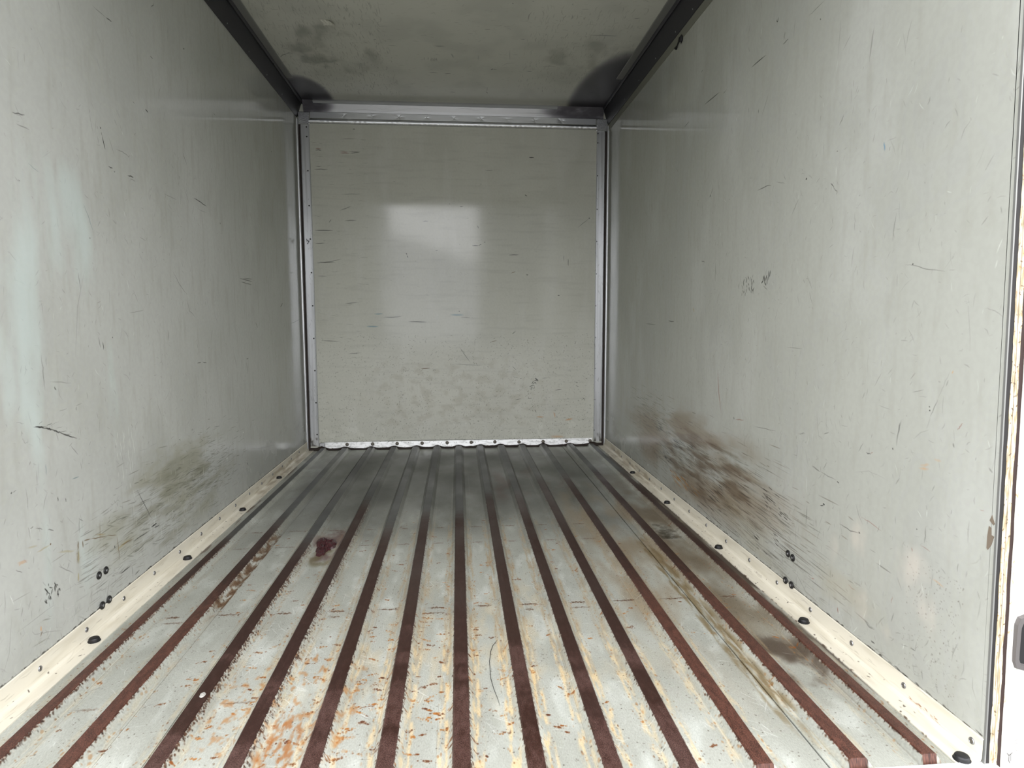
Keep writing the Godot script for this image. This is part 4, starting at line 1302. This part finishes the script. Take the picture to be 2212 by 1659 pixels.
# ------------------------------------------------------------------ cornices along the ceiling
func build_cornices() -> void:
	var tiny := lathe([Vector2(0.0030, 0.0), Vector2(0.0028, 0.0010), Vector2(0.0, 0.0020)], 8)
	planar(2, 1, Rect2(-3.7, 1.7, 3, 0.3))
	for side in [-1, 1]:
		var trim := root("trim_1" if side < 0 else "trim_2")
		tag(trim, "dark metal cornice between the left wall and the ceiling" if side < 0 else "dark metal cornice between the right wall and the ceiling, olive lip on the wall", "trim", "", "structure")
		var w: float = side * WALL_X
		var low := 1.8095 if side < 0 else 1.8075
		var inner := Vector3(side * 0.95, 2.0, 0)
		var st := begin()
		extrude(st, [Vector3(w, low, 0), Vector3(w - side * 0.0035, low - 0.0005, 0), Vector3(w - side * 0.0050, low + 0.003, 0), Vector3(side * 0.8225, 1.8725, 0), Vector3(side * 0.8205, 1.8790, 0)], Vector3.BACK, BACK_Z, -0.955, 3, inner)
		part("cornice_face", st.commit(), M.dark_metal, trim)
		st = begin()
		extrude(st, [Vector3(side * 0.8205, 1.8790, 0), Vector3(side * 0.8140, 1.8765, 0), Vector3(side * 0.8095, 1.8815, 0), Vector3(side * 0.8075, 1.8860, 0), Vector3(side * 0.8075, 1.89, 0)], Vector3.BACK, BACK_Z, -0.955, 3, inner)
		part("cornice_bead", st.commit(), M.dark_metal, trim)
		st = begin()
		extrude(st, [Vector3(side * 0.8075, 1.8870, 0), Vector3(side * 0.7795, 1.8866, 0), Vector3(side * 0.7775, 1.8878, 0), Vector3(side * 0.7775, 1.89, 0)], Vector3.BACK, -3.30 if side < 0 else -3.19, -0.955, 3, inner)
		part("ceiling_flange", st.commit(), M.grey_metal, trim)
		if side > 0:
			st = begin()
			extrude(st, [Vector3(w, 1.7730, 0), Vector3(w - 0.0018, 1.7732, 0), Vector3(w - 0.0022, 1.8060, 0), Vector3(w, 1.8085, 0)], Vector3.BACK, BACK_Z, -0.955, 3, Vector3(w + 0.02, 1.79, 0))
			part("wall_lip", st.commit(), M.olive, trim)
		for z: float in [-2.40, -2.58, -2.83, -3.08, -3.33]:
			stud("rivet", tiny, M.screw, trim, Vector3(w - side * 0.0085, low + 0.012, z + (0.0 if side < 0 else 0.07)), Vector3(-side, -0.4, 0).normalized())
		stud("rivet", tiny, M.black, trim, Vector3(side * 0.8130, 1.8775, -3.10), Vector3(-side * 0.3, -1, 0).normalized())


# ------------------------------------------------------------------ aluminium frame round the back wall
func build_back_frame() -> void:
	# top trim
	var trim := root("trim_3")
	tag(trim, "bright aluminium and foil-taped trim along the top of the back wall", "trim", "", "structure")
	planar(0, 1, Rect2(-0.9, 1.7, 1.8, 0.3))
	var away := Vector3(0, 1.95, -3.75)
	var st := begin()
	extrude(st, [Vector3(0, 1.8895, -3.600), Vector3(0, 1.8820, -3.598), Vector3(0, 1.8745, -3.612), Vector3(0, 1.8745, -3.618)], Vector3.RIGHT, -0.752, 0.555, 4, away)
	part("top_strip", st.commit(), M.alu, trim)
	st = begin()
	planar(0, 1, Rect2(-0.85, 1.83, 1.70, 0.07))
	extrude(st, [Vector3(0, 1.8895, -3.608), Vector3(0, 1.8760, -3.6150), Vector3(0, 1.8600, -3.6230), Vector3(0, 1.8480, -3.6290), Vector3(0, 1.8365, -3.6340), Vector3(0, 1.8350, -3.6390)], Vector3.RIGHT, -0.808, 0.815, 4, away)
	var soot := Canvas.new(1024, 64, Rect2(-0.85, 1.83, 1.70, 0.07), Color8(178, 179, 181), 331)
	soot.scatter(60, soot.rect, Vector2(0.05, 0.3), Vector2(0.001, 0.002), 0.0, 0.004, Color8(120, 120, 120), Vector2(0.2, 0.5))
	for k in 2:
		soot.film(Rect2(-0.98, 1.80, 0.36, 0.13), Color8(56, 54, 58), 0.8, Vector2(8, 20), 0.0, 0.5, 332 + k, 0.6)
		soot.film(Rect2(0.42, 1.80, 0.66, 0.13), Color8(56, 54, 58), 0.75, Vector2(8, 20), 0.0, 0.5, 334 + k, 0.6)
	var sooty := painted(soot, 0.38)
	sooty.metallic = 0.8
	part("cove", st.commit(), sooty, trim)
	# band with puckers round its fasteners
	st = begin()
	var cols := 520
	var pucker := func(x: float, y: float) -> float:
		var d := 0.0
		for k in 9:
			var px := -0.60 + 0.1475 * k
			var v := Vector2((x - px) / 0.016, (y - 1.8215) / 0.012)
			d += (0.0006 + 0.0008 * fposmod(k * 0.37, 1.0)) * exp(-v.length_squared()) + 0.00035 * exp(-v.length_squared() * 0.35) * sin(atan2(v.y, v.x) * (3.0 + k % 3) + k)
		return d
	for i in cols:
		var xa := lerpf(-0.775, 0.775, float(i) / cols)
		var xb := lerpf(-0.775, 0.775, float(i + 1) / cols)
		for j in 8:
			var ya := lerpf(1.8355, 1.8045, j / 8.0)
			var yb := lerpf(1.8355, 1.8045, (j + 1) / 8.0)
			quad(st, Vector3(xa, ya, -3.6375 - pucker.call(xa, ya)), Vector3(xb, ya, -3.6375 - pucker.call(xb, ya)), Vector3(xb, yb, -3.6375 - pucker.call(xb, yb)), Vector3(xa, yb, -3.6375 - pucker.call(xa, yb)), Vector3.BACK)
	part("band", st.commit(), M.tape, trim)
	# rounded foil bead with crinkles
	st = begin()
	var bead := func(x: float, a: float) -> Vector3:
		var crease := 0.0003 * sin(x * 110.0 + sin(x * 37.0) * 4.0) * sin(a) + 0.00035 * sin(x * 410.0 + sin(x * 90.0) * 3.0 + a * 2.0) * smoothstep(1.5, 2.6, a)
		var rr := 0.0120 + crease
		return Vector3(x, 1.7905 + cos(a) * (0.0128 + crease), BACK_Z + 0.002 + sin(a) * rr)
	for i in 700:
		var xa := lerpf(-0.783, 0.779, i / 700.0)
		var xb := lerpf(-0.783, 0.779, (i + 1) / 700.0)
		for j in 8:
			var a0 := PI * j / 8.0
			var a1 := PI * (j + 1) / 8.0
			quad(st, bead.call(xa, a0), bead.call(xb, a0), bead.call(xb, a1), bead.call(xa, a1), Vector3(0, cos((a0 + a1) / 2.0), sin((a0 + a1) / 2.0)))
	part("foil_bead", st.commit(), M.tape, trim)
	for side in [-1, 1]:
		st = begin()
		bevel_box(st, Vector3(side * 0.808 - 0.031, 1.7700, -3.6440), Vector3(side * 0.808 + 0.031, 1.8360, -3.6330), 0.003)
		part("corner_patch", st.commit(), M.foil, trim)
	# corner posts
	var rivet := lathe([Vector2(0.0042, 0.0), Vector2(0.0040, 0.0010), Vector2(0.0026, 0.0021), Vector2(0.0, 0.0025)], 10)
	for side in [-1, 1]:
		var post := root("trim_4" if side < 0 else "trim_5")
		tag(post, "riveted aluminium corner post left of the back wall, small black scribble on it" if side < 0 else "riveted aluminium corner post right of the back wall, dented near its foot", "trim", "", "structure")
		var pr := Rect2(-0.85 if side < 0 else 0.77, 0.0, 0.08, 1.8)
		var c := Canvas.new(64, 1440, pr, Color8(206, 207, 208), 300 + side)
		c.film(pr, Color8(170, 171, 170), 0.6, Vector2(60, 1.2), 0.42, 0.75, 301 + side, 0.0, 3, false)
		c.scatter(120, Rect2(pr.position.x, 0.03, 0.08, 1.7), Vector2(0.004, 0.03), Vector2(0.001, 0.002), PI / 2, 0.3, Color8(104, 104, 102), Vector2(0.15, 0.5))
		c.film(Rect2(pr.position.x, 0.0, 0.08, 0.09), Color8(60, 56, 50), 0.8, Vector2(30, 12), 0.4, 0.7, 303 + side, 0.3, 3, false)
		if side < 0:
			# the scribble, as it stands on the post
			for q: Array in [[-0.8145, 1.1690, -0.8130, 1.1590], [-0.8130, 1.1585, -0.8085, 1.1610], [-0.8095, 1.1640, -0.8055, 1.1610], [-0.8140, 1.1545, -0.8125, 1.1515], [-0.8125, 1.1450, -0.8100, 1.1415], [-0.8060, 1.1610, -0.8060, 1.1510], [-0.8060, 1.1510, -0.8085, 1.1405], [-0.8010, 1.1600, -0.8040, 1.1500]]:
				c.stroke([Vector2(q[0], q[1]), Vector2(q[2], q[3])], 0.0030, Color8(14, 14, 14), 1.0, 0.2)
		var m := painted(c, 0.34)
		m.metallic = 0.7
		planar(0, 1, pr)
		st = begin()
		var o: float = side * 0.7815
		# flat plate with a rolled lip at its inner edge
		extrude(st, [Vector3(o, 0, BACK_Z), Vector3(o, 0, -3.6385), Vector3(side * 0.7830, 0, -3.6365), Vector3(side * 0.7850, 0, -3.6365), Vector3(side * 0.7865, 0, -3.6395), Vector3(side * 0.8260, 0, -3.6395), Vector3(side * 0.8285, 0, -3.6425), Vector3(side * 0.8305, 0, -3.6445)], Vector3.UP, 0.024, 1.7705, 6, Vector3(side * 0.81, 0, -3.70))
		part("plate", st.commit(), m, post)
		st = begin()
		# quarter-round bead against the side wall
		var prof := []
		for k in 7:
			var a := PI / 2 * k / 6.0
			prof.append(Vector3(side * (WALL_X - 0.0085 * cos(a)), 0, BACK_Z + 0.0085 * sin(a) + 0.001))
		extrude(st, prof, Vector3.UP, 0.012, 1.80, 6, Vector3(side * 0.86, 0, -3.66))
		part("corner_bead", st.commit(), M.alu, post)
		st = begin()
		box(st, Vector3(minf(side * 0.8400, side * 0.8300), 0.01, BACK_Z), Vector3(maxf(side * 0.8400, side * 0.8300), 1.775, BACK_Z + 0.0006))
		part("groove", st.commit(), M.sealant, post)
		for y: float in [1.758, 1.708, 1.530, 1.346, 1.168, 0.9875, 0.8075, 0.6283, 0.4500, 0.2700, 0.0905]:
			var rx: float = (-0.7962 + (1.758 - y) * 0.0030) if side < 0 else 0.7870 - (1.758 - y) * 0.0016
			stud("rivet", rivet, M.dark_screw, post, Vector3(rx, y, -3.6395), Vector3.BACK)
	# strip along the foot of the back wall
	var r := Rect2(-0.78, 0.0, 1.56, 0.06)
	var c := Canvas.new(1024, 64, r, Color8(232, 232, 230), 321)
	c.film(r, Color8(176, 176, 172), 0.6, Vector2(16, 60), 0.46, 0.72, 322, 0.0, 4, false)
	c.scatter(260, r, Vector2(0.003, 0.012), Vector2(0.0015, 0.003), 0.0, 0.8, Color8(104, 102, 96), Vector2(0.2, 0.6))
	c.scatter(60, Rect2(-0.78, 0.0, 1.56, 0.012), Vector2(0.003, 0.02), Vector2(0.002, 0.004), 0.0, 0.3, Color8(74, 56, 42), Vector2(0.3, 0.8))
	var sm := painted(c, 0.42)
	sm.metallic = 0.45
	var strip := root("trim_6")
	tag(strip, "worn bright metal strip bolted along the foot of the back wall", "trim", "", "structure")
	planar(0, 1, r)
	st = begin()
	extrude(st, [Vector3(0, 0.0455, BACK_Z), Vector3(0, 0.0452, -3.6415), Vector3(0, 0.0440, -3.6395), Vector3(0, 0.0080, -3.6340), Vector3(0, 0.0, -3.6340)], Vector3.RIGHT, -0.757, 0.772, 8, Vector3(0, -0.1, -3.70))
	part("strip", st.commit(), sm, strip)
	st = begin()
	bevel_box(st, Vector3(-0.779, 0.010, -3.6440), Vector3(-0.748, 0.044, -3.6330), 0.003)
	part("end_piece", st.commit(), M.alu, strip)
	var bolt := lathe([Vector2(0.0100, 0.0), Vector2(0.0100, 0.0012), Vector2(0.0082, 0.0036), Vector2(0.0045, 0.0050), Vector2(0.0, 0.0054)], 12)
	for x: float in [-0.6271, -0.4857, -0.3484, -0.2078, -0.0662, 0.0711, 0.2065, 0.3455, 0.4853, 0.6206, 0.7600]:
		stud("bolt", bolt, M.worn_bolt, strip, Vector3(x, 0.0315 if x < 0.3 else 0.0285, -3.6378), Vector3(0, 0.15, 1).normalized())
	# lumpy dark sealant in the joint between strip and floor
	st = begin()
	var pts := []
	var radii := []
	var n := FastNoiseLite.new()
	n.seed = 4
	n.frequency = 6.0
	for k in 141:
		var x := lerpf(-0.835, 0.835, k / 140.0)
		var hump := 0.0
		for rib: float in RIBS:
			hump = maxf(hump, exp(-pow((x - rib) / 0.022, 2.0)))
		pts.append(Vector3(x, 0.004 + hump * 0.010 + n.get_noise_2d(x, 0.0) * 0.003, -3.634 + n.get_noise_2d(x, 5.0) * 0.003))
		radii.append(0.0068 + n.get_noise_2d(x * 3.0, 9.0) * 0.003 + (0.006 if absf(x) > 0.76 else 0.0))
	planar(0, 1, Rect2(-1, 0, 2, 1))
	tube(st, pts, radii, 8)
	part("sealant", st.commit(), M.sealant, strip)


# ------------------------------------------------------------------ the rear door frame, right at the edge of the view
func tilted(st: SurfaceTool, xa: float, xb: float, ahead: float, deep: float, ya: float, yb: float, rows: int, rough: float, number: int) -> void:
	# an upright bar whose rear face follows the slightly leaning rear edge of the box; its edges wander by «rough»
	var n := FastNoiseLite.new()
	n.seed = number
	n.frequency = 14.0
	n.fractal_octaves = 3
	for k in rows:
		var y0 := lerpf(ya, yb, float(k) / rows)
		var y1 := lerpf(ya, yb, float(k + 1) / rows)
		var f0 := -0.9135 - 0.0203 * y0 + ahead
		var f1 := -0.9135 - 0.0203 * y1 + ahead
		var a0 := xa + rough * n.get_noise_2d(y0, 1.0)
		var a1 := xa + rough * n.get_noise_2d(y1, 1.0)
		var b0 := xb + rough * n.get_noise_2d(y0, 7.0)
		var b1 := xb + rough * n.get_noise_2d(y1, 7.0)
		quad(st, Vector3(a0, y0, f0), Vector3(b0, y0, f0), Vector3(b1, y1, f1), Vector3(a1, y1, f1), Vector3.BACK)
		quad(st, Vector3(a0, y0, f0), Vector3(a1, y1, f1), Vector3(a1, y1, f1 - deep), Vector3(a0, y0, f0 - deep), Vector3.LEFT)
		quad(st, Vector3(b0, y0, f0), Vector3(b1, y1, f1), Vector3(b1, y1, f1 - deep), Vector3(b0, y0, f0 - deep), Vector3.RIGHT)


func build_rear_frame() -> void:
	var r := Rect2(0.84, -0.1, 0.18, 2.0)
	# corroded cream flange
	var c := Canvas.new(128, 2048, Rect2(0.85, -0.1, 0.025, 2.0), Color8(226, 214, 186), 401)
	c.film(c.rect, Color8(172, 150, 112), 0.8, Vector2(160, 26), 0.42, 0.70, 402, 0.0, 4, false)
	c.scatter(500, c.rect, Vector2(0.001, 0.006), Vector2(0.0006, 0.0016), PI / 2, 0.8, Color8(96, 74, 52), Vector2(0.3, 0.8))
	c.scatter(160, c.rect, Vector2(0.001, 0.005), Vector2(0.0006, 0.0014), PI / 2, 0.8, Color8(196, 134, 70), Vector2(0.3, 0.7))
	c.stroke([Vector2(0.8625, -0.1), Vector2(0.8622, 0.6), Vector2(0.8612, 1.9)], 0.0011, Color8(110, 92, 72), 0.8, 0.0)
	var cream := painted(c, 0.6)
	cream.heightmap_enabled = true
	cream.heightmap_texture = noise_texture(256, 0.05, 4, 31)
	cream.heightmap_scale = 0.4
	# flaking white post
	var w := Canvas.new(256, 2048, r, Color8(208, 206, 198), 405)
	w.scatter(260, Rect2(0.876, -0.1, 0.14, 2.0), Vector2(0.002, 0.010), Vector2(0.0006, 0.0014), 0.0, 1.0, Color8(120, 110, 96), Vector2(0.2, 0.6))
	w.scatter(40, Rect2(0.876, 0.10, 0.005, 0.35), Vector2(0.002, 0.012), Vector2(0.0006, 0.002), PI / 2, 0.3, Color8(178, 112, 48), Vector2(0.3, 0.8))
	w.film(Rect2(0.874, 0.11, 0.012, 0.12), Color8(188, 178, 170), 0.7, Vector2(80, 20), 0.4, 0.7, 406, 0.3)
	# pen marks near the foot of the post
	w.stroke([Vector2(0.9040, 0.0430), Vector2(0.8985, 0.0420), Vector2(0.8980, 0.0300), Vector2(0.9010, 0.0240), Vector2(0.9060, 0.0250)], 0.0011, Color8(92, 88, 84), 0.8, 0.1)
	w.spot(Vector2(0.9015, 0.0370), 0.0009, Color8(92, 88, 84), 0.9)
	w.stroke([Vector2(0.8850, 0.0210), Vector2(0.8890, 0.0165), Vector2(0.8950, 0.0215)], 0.0014, Color8(60, 57, 55), 1.0, 0.1)
	w.stroke([Vector2(0.8890, 0.0165), Vector2(0.8888, 0.0080), Vector2(0.8915, 0.0030)], 0.0014, Color8(60, 57, 55), 1.0, 0.1)
	w.stroke([Vector2(0.8922, 0.0180), Vector2(0.8928, 0.0060)], 0.0012, Color8(60, 57, 55), 1.0, 0.1)
	var white := painted(w, 0.4)
	for side in [1, -1]:
		var frame := root("trim_7" if side > 0 else "trim_8")
		tag(frame, "weathered white rear door post at the right edge, with black rubber and corroded cream flange" if side > 0 else "white rear door post on the left side, outside the picture", "trim", "", "structure")
		planar(0, 1, r)
		var st := begin()
		tilted(st, 0.8496, 0.8580, -0.0006, 0.007, -0.03, 1.9, 60, 0.0006, 411)
		var a := part("gasket", st.commit(), M.rubber, frame)
		st = begin()
		planar(0, 1, Rect2(0.85, -0.1, 0.025, 2.0))
		tilted(st, 0.8562, 0.8690, 0.0, 0.011, -0.03, 1.9, 260, 0.0016, 412)
		var b := part("flange", st.commit(), cream, frame)
		st = begin()
		planar(0, 1, r)
		tilted(st, 0.8660, 0.8800, -0.0006, 0.008, -0.03, 1.9, 60, 0.0, 413)
		var d := part("seal", st.commit(), M.brown_seal, frame)
		st = begin()
		tilted(st, 0.8758, 1.02, 0.001, 0.08, -0.03, 1.95, 200, 0.0009, 414)
		var e := part("post", st.commit(), white, frame)
		if side < 0:
			for o: MeshInstance3D in [a, b, d, e]:
				o.scale.x = -1
	planar(0, 1, Rect2(-1, -1, 2, 3))
	var st := begin()
	bevel_box(st, Vector3(-0.87, 1.827, -0.985), Vector3(0.87, 1.99, -0.90), 0.006)
	tag(part("trim_9", st.commit(), M.outer, self), "white header above the open rear end, outside the picture", "trim", "", "structure")
	st = begin()
	bevel_box(st, Vector3(-0.87, -0.20, -0.924), Vector3(0.87, 0.004, -0.86), 0.004)
	tag(part("trim_10", st.commit(), M.outer, self), "bright white sill at the front end of the floor ribs", "trim", "", "structure")
	# latch housing on the post
	var latch := root("latch", Vector3(0.935, 0.208, -0.9135 - 0.0203 * 0.208 + 0.001))
	tag(latch, "dark grey latch housing on the white door post, cut by the right edge", "latch")
	st = begin()
	var ring_out := []
	var ring_mid := []
	var ring_in := []
	var ring_deep := []
	for k in 32:
		var a := TAU * k / 32.0
		var q := Vector2(cos(a), sin(a))
		var f := pow(pow(absf(q.x), 7.0) + pow(absf(q.y), 7.0), -1.0 / 7.0)
		ring_out.append(Vector3(q.x * f * 0.0510, q.y * f * 0.0470, 0.0))
		ring_mid.append(Vector3(q.x * f * 0.0500, q.y * f * 0.0460, 0.0060))
		ring_in.append(Vector3(q.x * f * 0.0440, q.y * f * 0.0400, 0.0065))
		ring_deep.append(Vector3(q.x * f * 0.0420, q.y * f * 0.0380, 0.0012))
	for k in 32:
		var j := (k + 1) % 32
		quad(st, ring_out[k], ring_out[j], ring_mid[j], ring_mid[k], ring_out[k])
		quad(st, ring_mid[k], ring_mid[j], ring_in[j], ring_in[k], Vector3.BACK)
		quad(st, ring_in[k], ring_in[j], ring_deep[j], ring_deep[k], -ring_out[k])
	part("bezel", st.commit(), plain(Color8(92, 88, 86), 0.4, 0.2), latch)
	st = begin()
	for k in 32:
		var j := (k + 1) % 32
		quad(st, Vector3(0, 0, 0.0012), ring_deep[k], ring_deep[j], Vector3(0, 0, 0.0012), Vector3.BACK)
	part("recess", st.commit(), M.black, latch)
	st = begin()
	bevel_box(st, Vector3(-0.010, -0.030, 0.0012), Vector3(0.012, 0.030, 0.012), 0.003)
	part("handle", st.commit(), M.dark_metal, latch)


# ------------------------------------------------------------------ loose scraps
func build_loose_things() -> void:
	# maroon crumpled scrap on the floor
	var n := FastNoiseLite.new()
	n.seed = 6
	n.frequency = 26.0
	n.fractal_octaves = 3
	planar(0, 2, Rect2(-0.1, -0.1, 0.2, 0.2))
	var st := begin()
	var at := func(i: int, j: int) -> Vector3:
		var a := TAU * i / 36.0
		var t := j / 8.0
		var reach := (1.0 + 0.30 * n.get_noise_2d(cos(a) * 0.1, sin(a) * 0.1 + 3.0) + 0.22 * cos(a * 3.0 + 0.7)) * t
		var p := Vector2(cos(a) * 0.032 * reach, sin(a) * 0.078 * reach)
		p.x += p.y * 0.10
		return Vector3(p.x, (0.0085 + 0.009 * n.get_noise_2d(p.x * 2.2, p.y * 2.2)) * pow(1.0 - t * t, 0.6), p.y)
	for i in 36:
		for j in 8:
			quad(st, at.call(i, j), at.call(i + 1, j), at.call(i + 1, j + 1), at.call(i, j + 1), Vector3.UP)
	var scrap := part("scrap", st.commit(), plain(Color8(58, 27, 30), 0.4), self, Vector3(-0.4345, 0.0002, -2.062))
	tag(scrap, "dark maroon crumpled scrap lying between two floor ribs on the left", "scrap")
	# torn paper on the ceiling
	st = begin()
	planar(0, 2, Rect2(-0.03, -0.03, 0.06, 0.06))
	var sheet := func(u: float, v: float) -> Vector3:
		var x := lerpf(-0.022, 0.022, u) + 0.004 * sin(v * 5.0)
		var z := lerpf(-0.026, 0.024, v) + 0.010 * u * (1.0 - v)
		return Vector3(x, -0.0010 - 0.006 * pow(maxf(0.0, u - 0.45), 2.0) * 4.0 - 0.0009 * sin(u * 22.0), z)
	for i in 10:
		for j in 6:
			var a: Vector3 = sheet.call(i / 10.0, j / 6.0)
			var b: Vector3 = sheet.call((i + 1) / 10.0, j / 6.0)
			var c: Vector3 = sheet.call((i + 1) / 10.0, (j + 1) / 6.0)
			var d: Vector3 = sheet.call(i / 10.0, (j + 1) / 6.0)
			var up := Vector3(0, 0.0005, 0)
			quad(st, a, b, c, d, Vector3.DOWN)
			quad(st, a + up, b + up, c + up, d + up, Vector3.UP)
	tag(part("paper_scrap", st.commit(), plain(Color8(206, 205, 192), 0.7), self, Vector3(-0.497, CEIL_Y - 0.0003, -2.700)), "small torn piece of pale paper stuck to the ceiling", "paper")
	# two bits of brown tape on the right wall, beside its rear edge
	var tapes := [
		[[Vector2(0.0, 0.0145), Vector2(0.0022, 0.009), Vector2(0.0062, 0.0015), Vector2(0.0040, -0.001), Vector2(-0.0040, 0.0045)], Vector2(-0.9335, 0.3990), "smaller upper bit of torn brown tape on the right wall's rear edge"],
		[[Vector2(-0.0030, 0.0180), Vector2(0.0018, 0.0165), Vector2(0.0028, 0.0050), Vector2(0.0080, 0.0040), Vector2(0.0040, -0.0110), Vector2(-0.0020, -0.0210), Vector2(-0.0046, -0.0190), Vector2(-0.0048, 0.0)], Vector2(-0.9350, 0.3760), "larger lower bit of torn brown tape on the right wall's rear edge"]]
	for t: Array in tapes:
		var outline: Array = t[0]
		st = begin()
		var mid := Vector2.ZERO
		for q: Vector2 in outline:
			mid += q / outline.size()
		for k in outline.size():
			var a: Vector2 = outline[k]
			var b: Vector2 = outline[(k + 1) % outline.size()]
			var x := -0.0007
			quad(st, Vector3(x, mid.y, mid.x), Vector3(x, a.y, a.x), Vector3(x, b.y, b.x), Vector3(x, mid.y, mid.x), Vector3.LEFT)
			quad(st, Vector3(x, a.y, a.x), Vector3(x, b.y, b.x), Vector3(0, b.y, b.x), Vector3(0, a.y, a.x), Vector3(0, (a - mid).y, (a - mid).x))
		var o: Vector2 = t[1]
		tag(part("tape_scrap", st.commit(), plain(Color8(112, 100, 86), 0.6), self, Vector3(WALL_X - 0.00005, o.y, o.x)), t[2], "tape")
	# black sealant hanging off the right cornice
	st = begin()
	tube(st, [Vector3(0, 0.006, 0.002), Vector3(-0.002, 0.0, -0.004), Vector3(-0.001, -0.005, -0.024), Vector3(0, -0.012, -0.044), Vector3(-0.001, -0.016, -0.056), Vector3(0, -0.018, -0.062)], [0.001, 0.0065, 0.0035, 0.0028, 0.0065, 0.001], 7)
	tube(st, [Vector3(0, 0.010, 0.004), Vector3(-0.002, 0.0, 0.008), Vector3(-0.001, -0.012, 0.006), Vector3(0, -0.022, 0.0)], [0.001, 0.0070, 0.0055, 0.001], 7)
	tag(part("sealant_scrap", st.commit(), M.black, self, Vector3(0.8445, 1.7770, -2.460)), "ragged black blob of sealant hanging from the right cornice's lip", "sealant")
	# thin black wire on the floor
	st = begin()
	tube(st, [Vector3(0.0824, 0.0012, -1.3954), Vector3(0.0715, 0.0016, -1.372), Vector3(0.0650, 0.0020, -1.345), Vector3(0.0605, 0.0022, -1.303), Vector3(0.0598, 0.0018, -1.2408), Vector3(0.0635, 0.0014, -1.205), Vector3(0.0690, 0.0012, -1.172), Vector3(0.0725, 0.0010, -1.145)], [0.0003, 0.0006, 0.0007, 0.0006, 0.0006, 0.0005, 0.0004, 0.0002], 5)
	tag(part("wire", st.commit(), M.black, self), "thin bowed black wire lying on the floor right of the middle rib", "wire")
	# pale paint chip on a rib
	st = begin()
	var lump := func(i: int, j: int) -> Vector3:
		var a := TAU * i / 14.0
		var k := j / 5.0
		var reach := (1.0 + 0.35 * n.get_noise_2d(cos(a) * 0.06 + 5.0, sin(a) * 0.06)) * k
		return Vector3(cos(a) * 0.0052 * reach, 0.0034 * pow(1.0 - k * k, 0.7) * (1.0 + 0.5 * n.get_noise_2d(cos(a) * k * 0.05, sin(a) * k * 0.05 + 2.0)), sin(a) * 0.0085 * reach)
	for i in 14:
		for j in 5:
			quad(st, lump.call(i, j), lump.call(i + 1, j), lump.call(i + 1, j + 1), lump.call(i, j + 1), Vector3.UP)
	tag(part("paint_chip", st.commit(), plain(Color8(150, 147, 140), 0.6), self, Vector3(-0.4905, 0.0162, -1.205)), "pale paint chip lying on the third floor rib from the left wall", "chip")
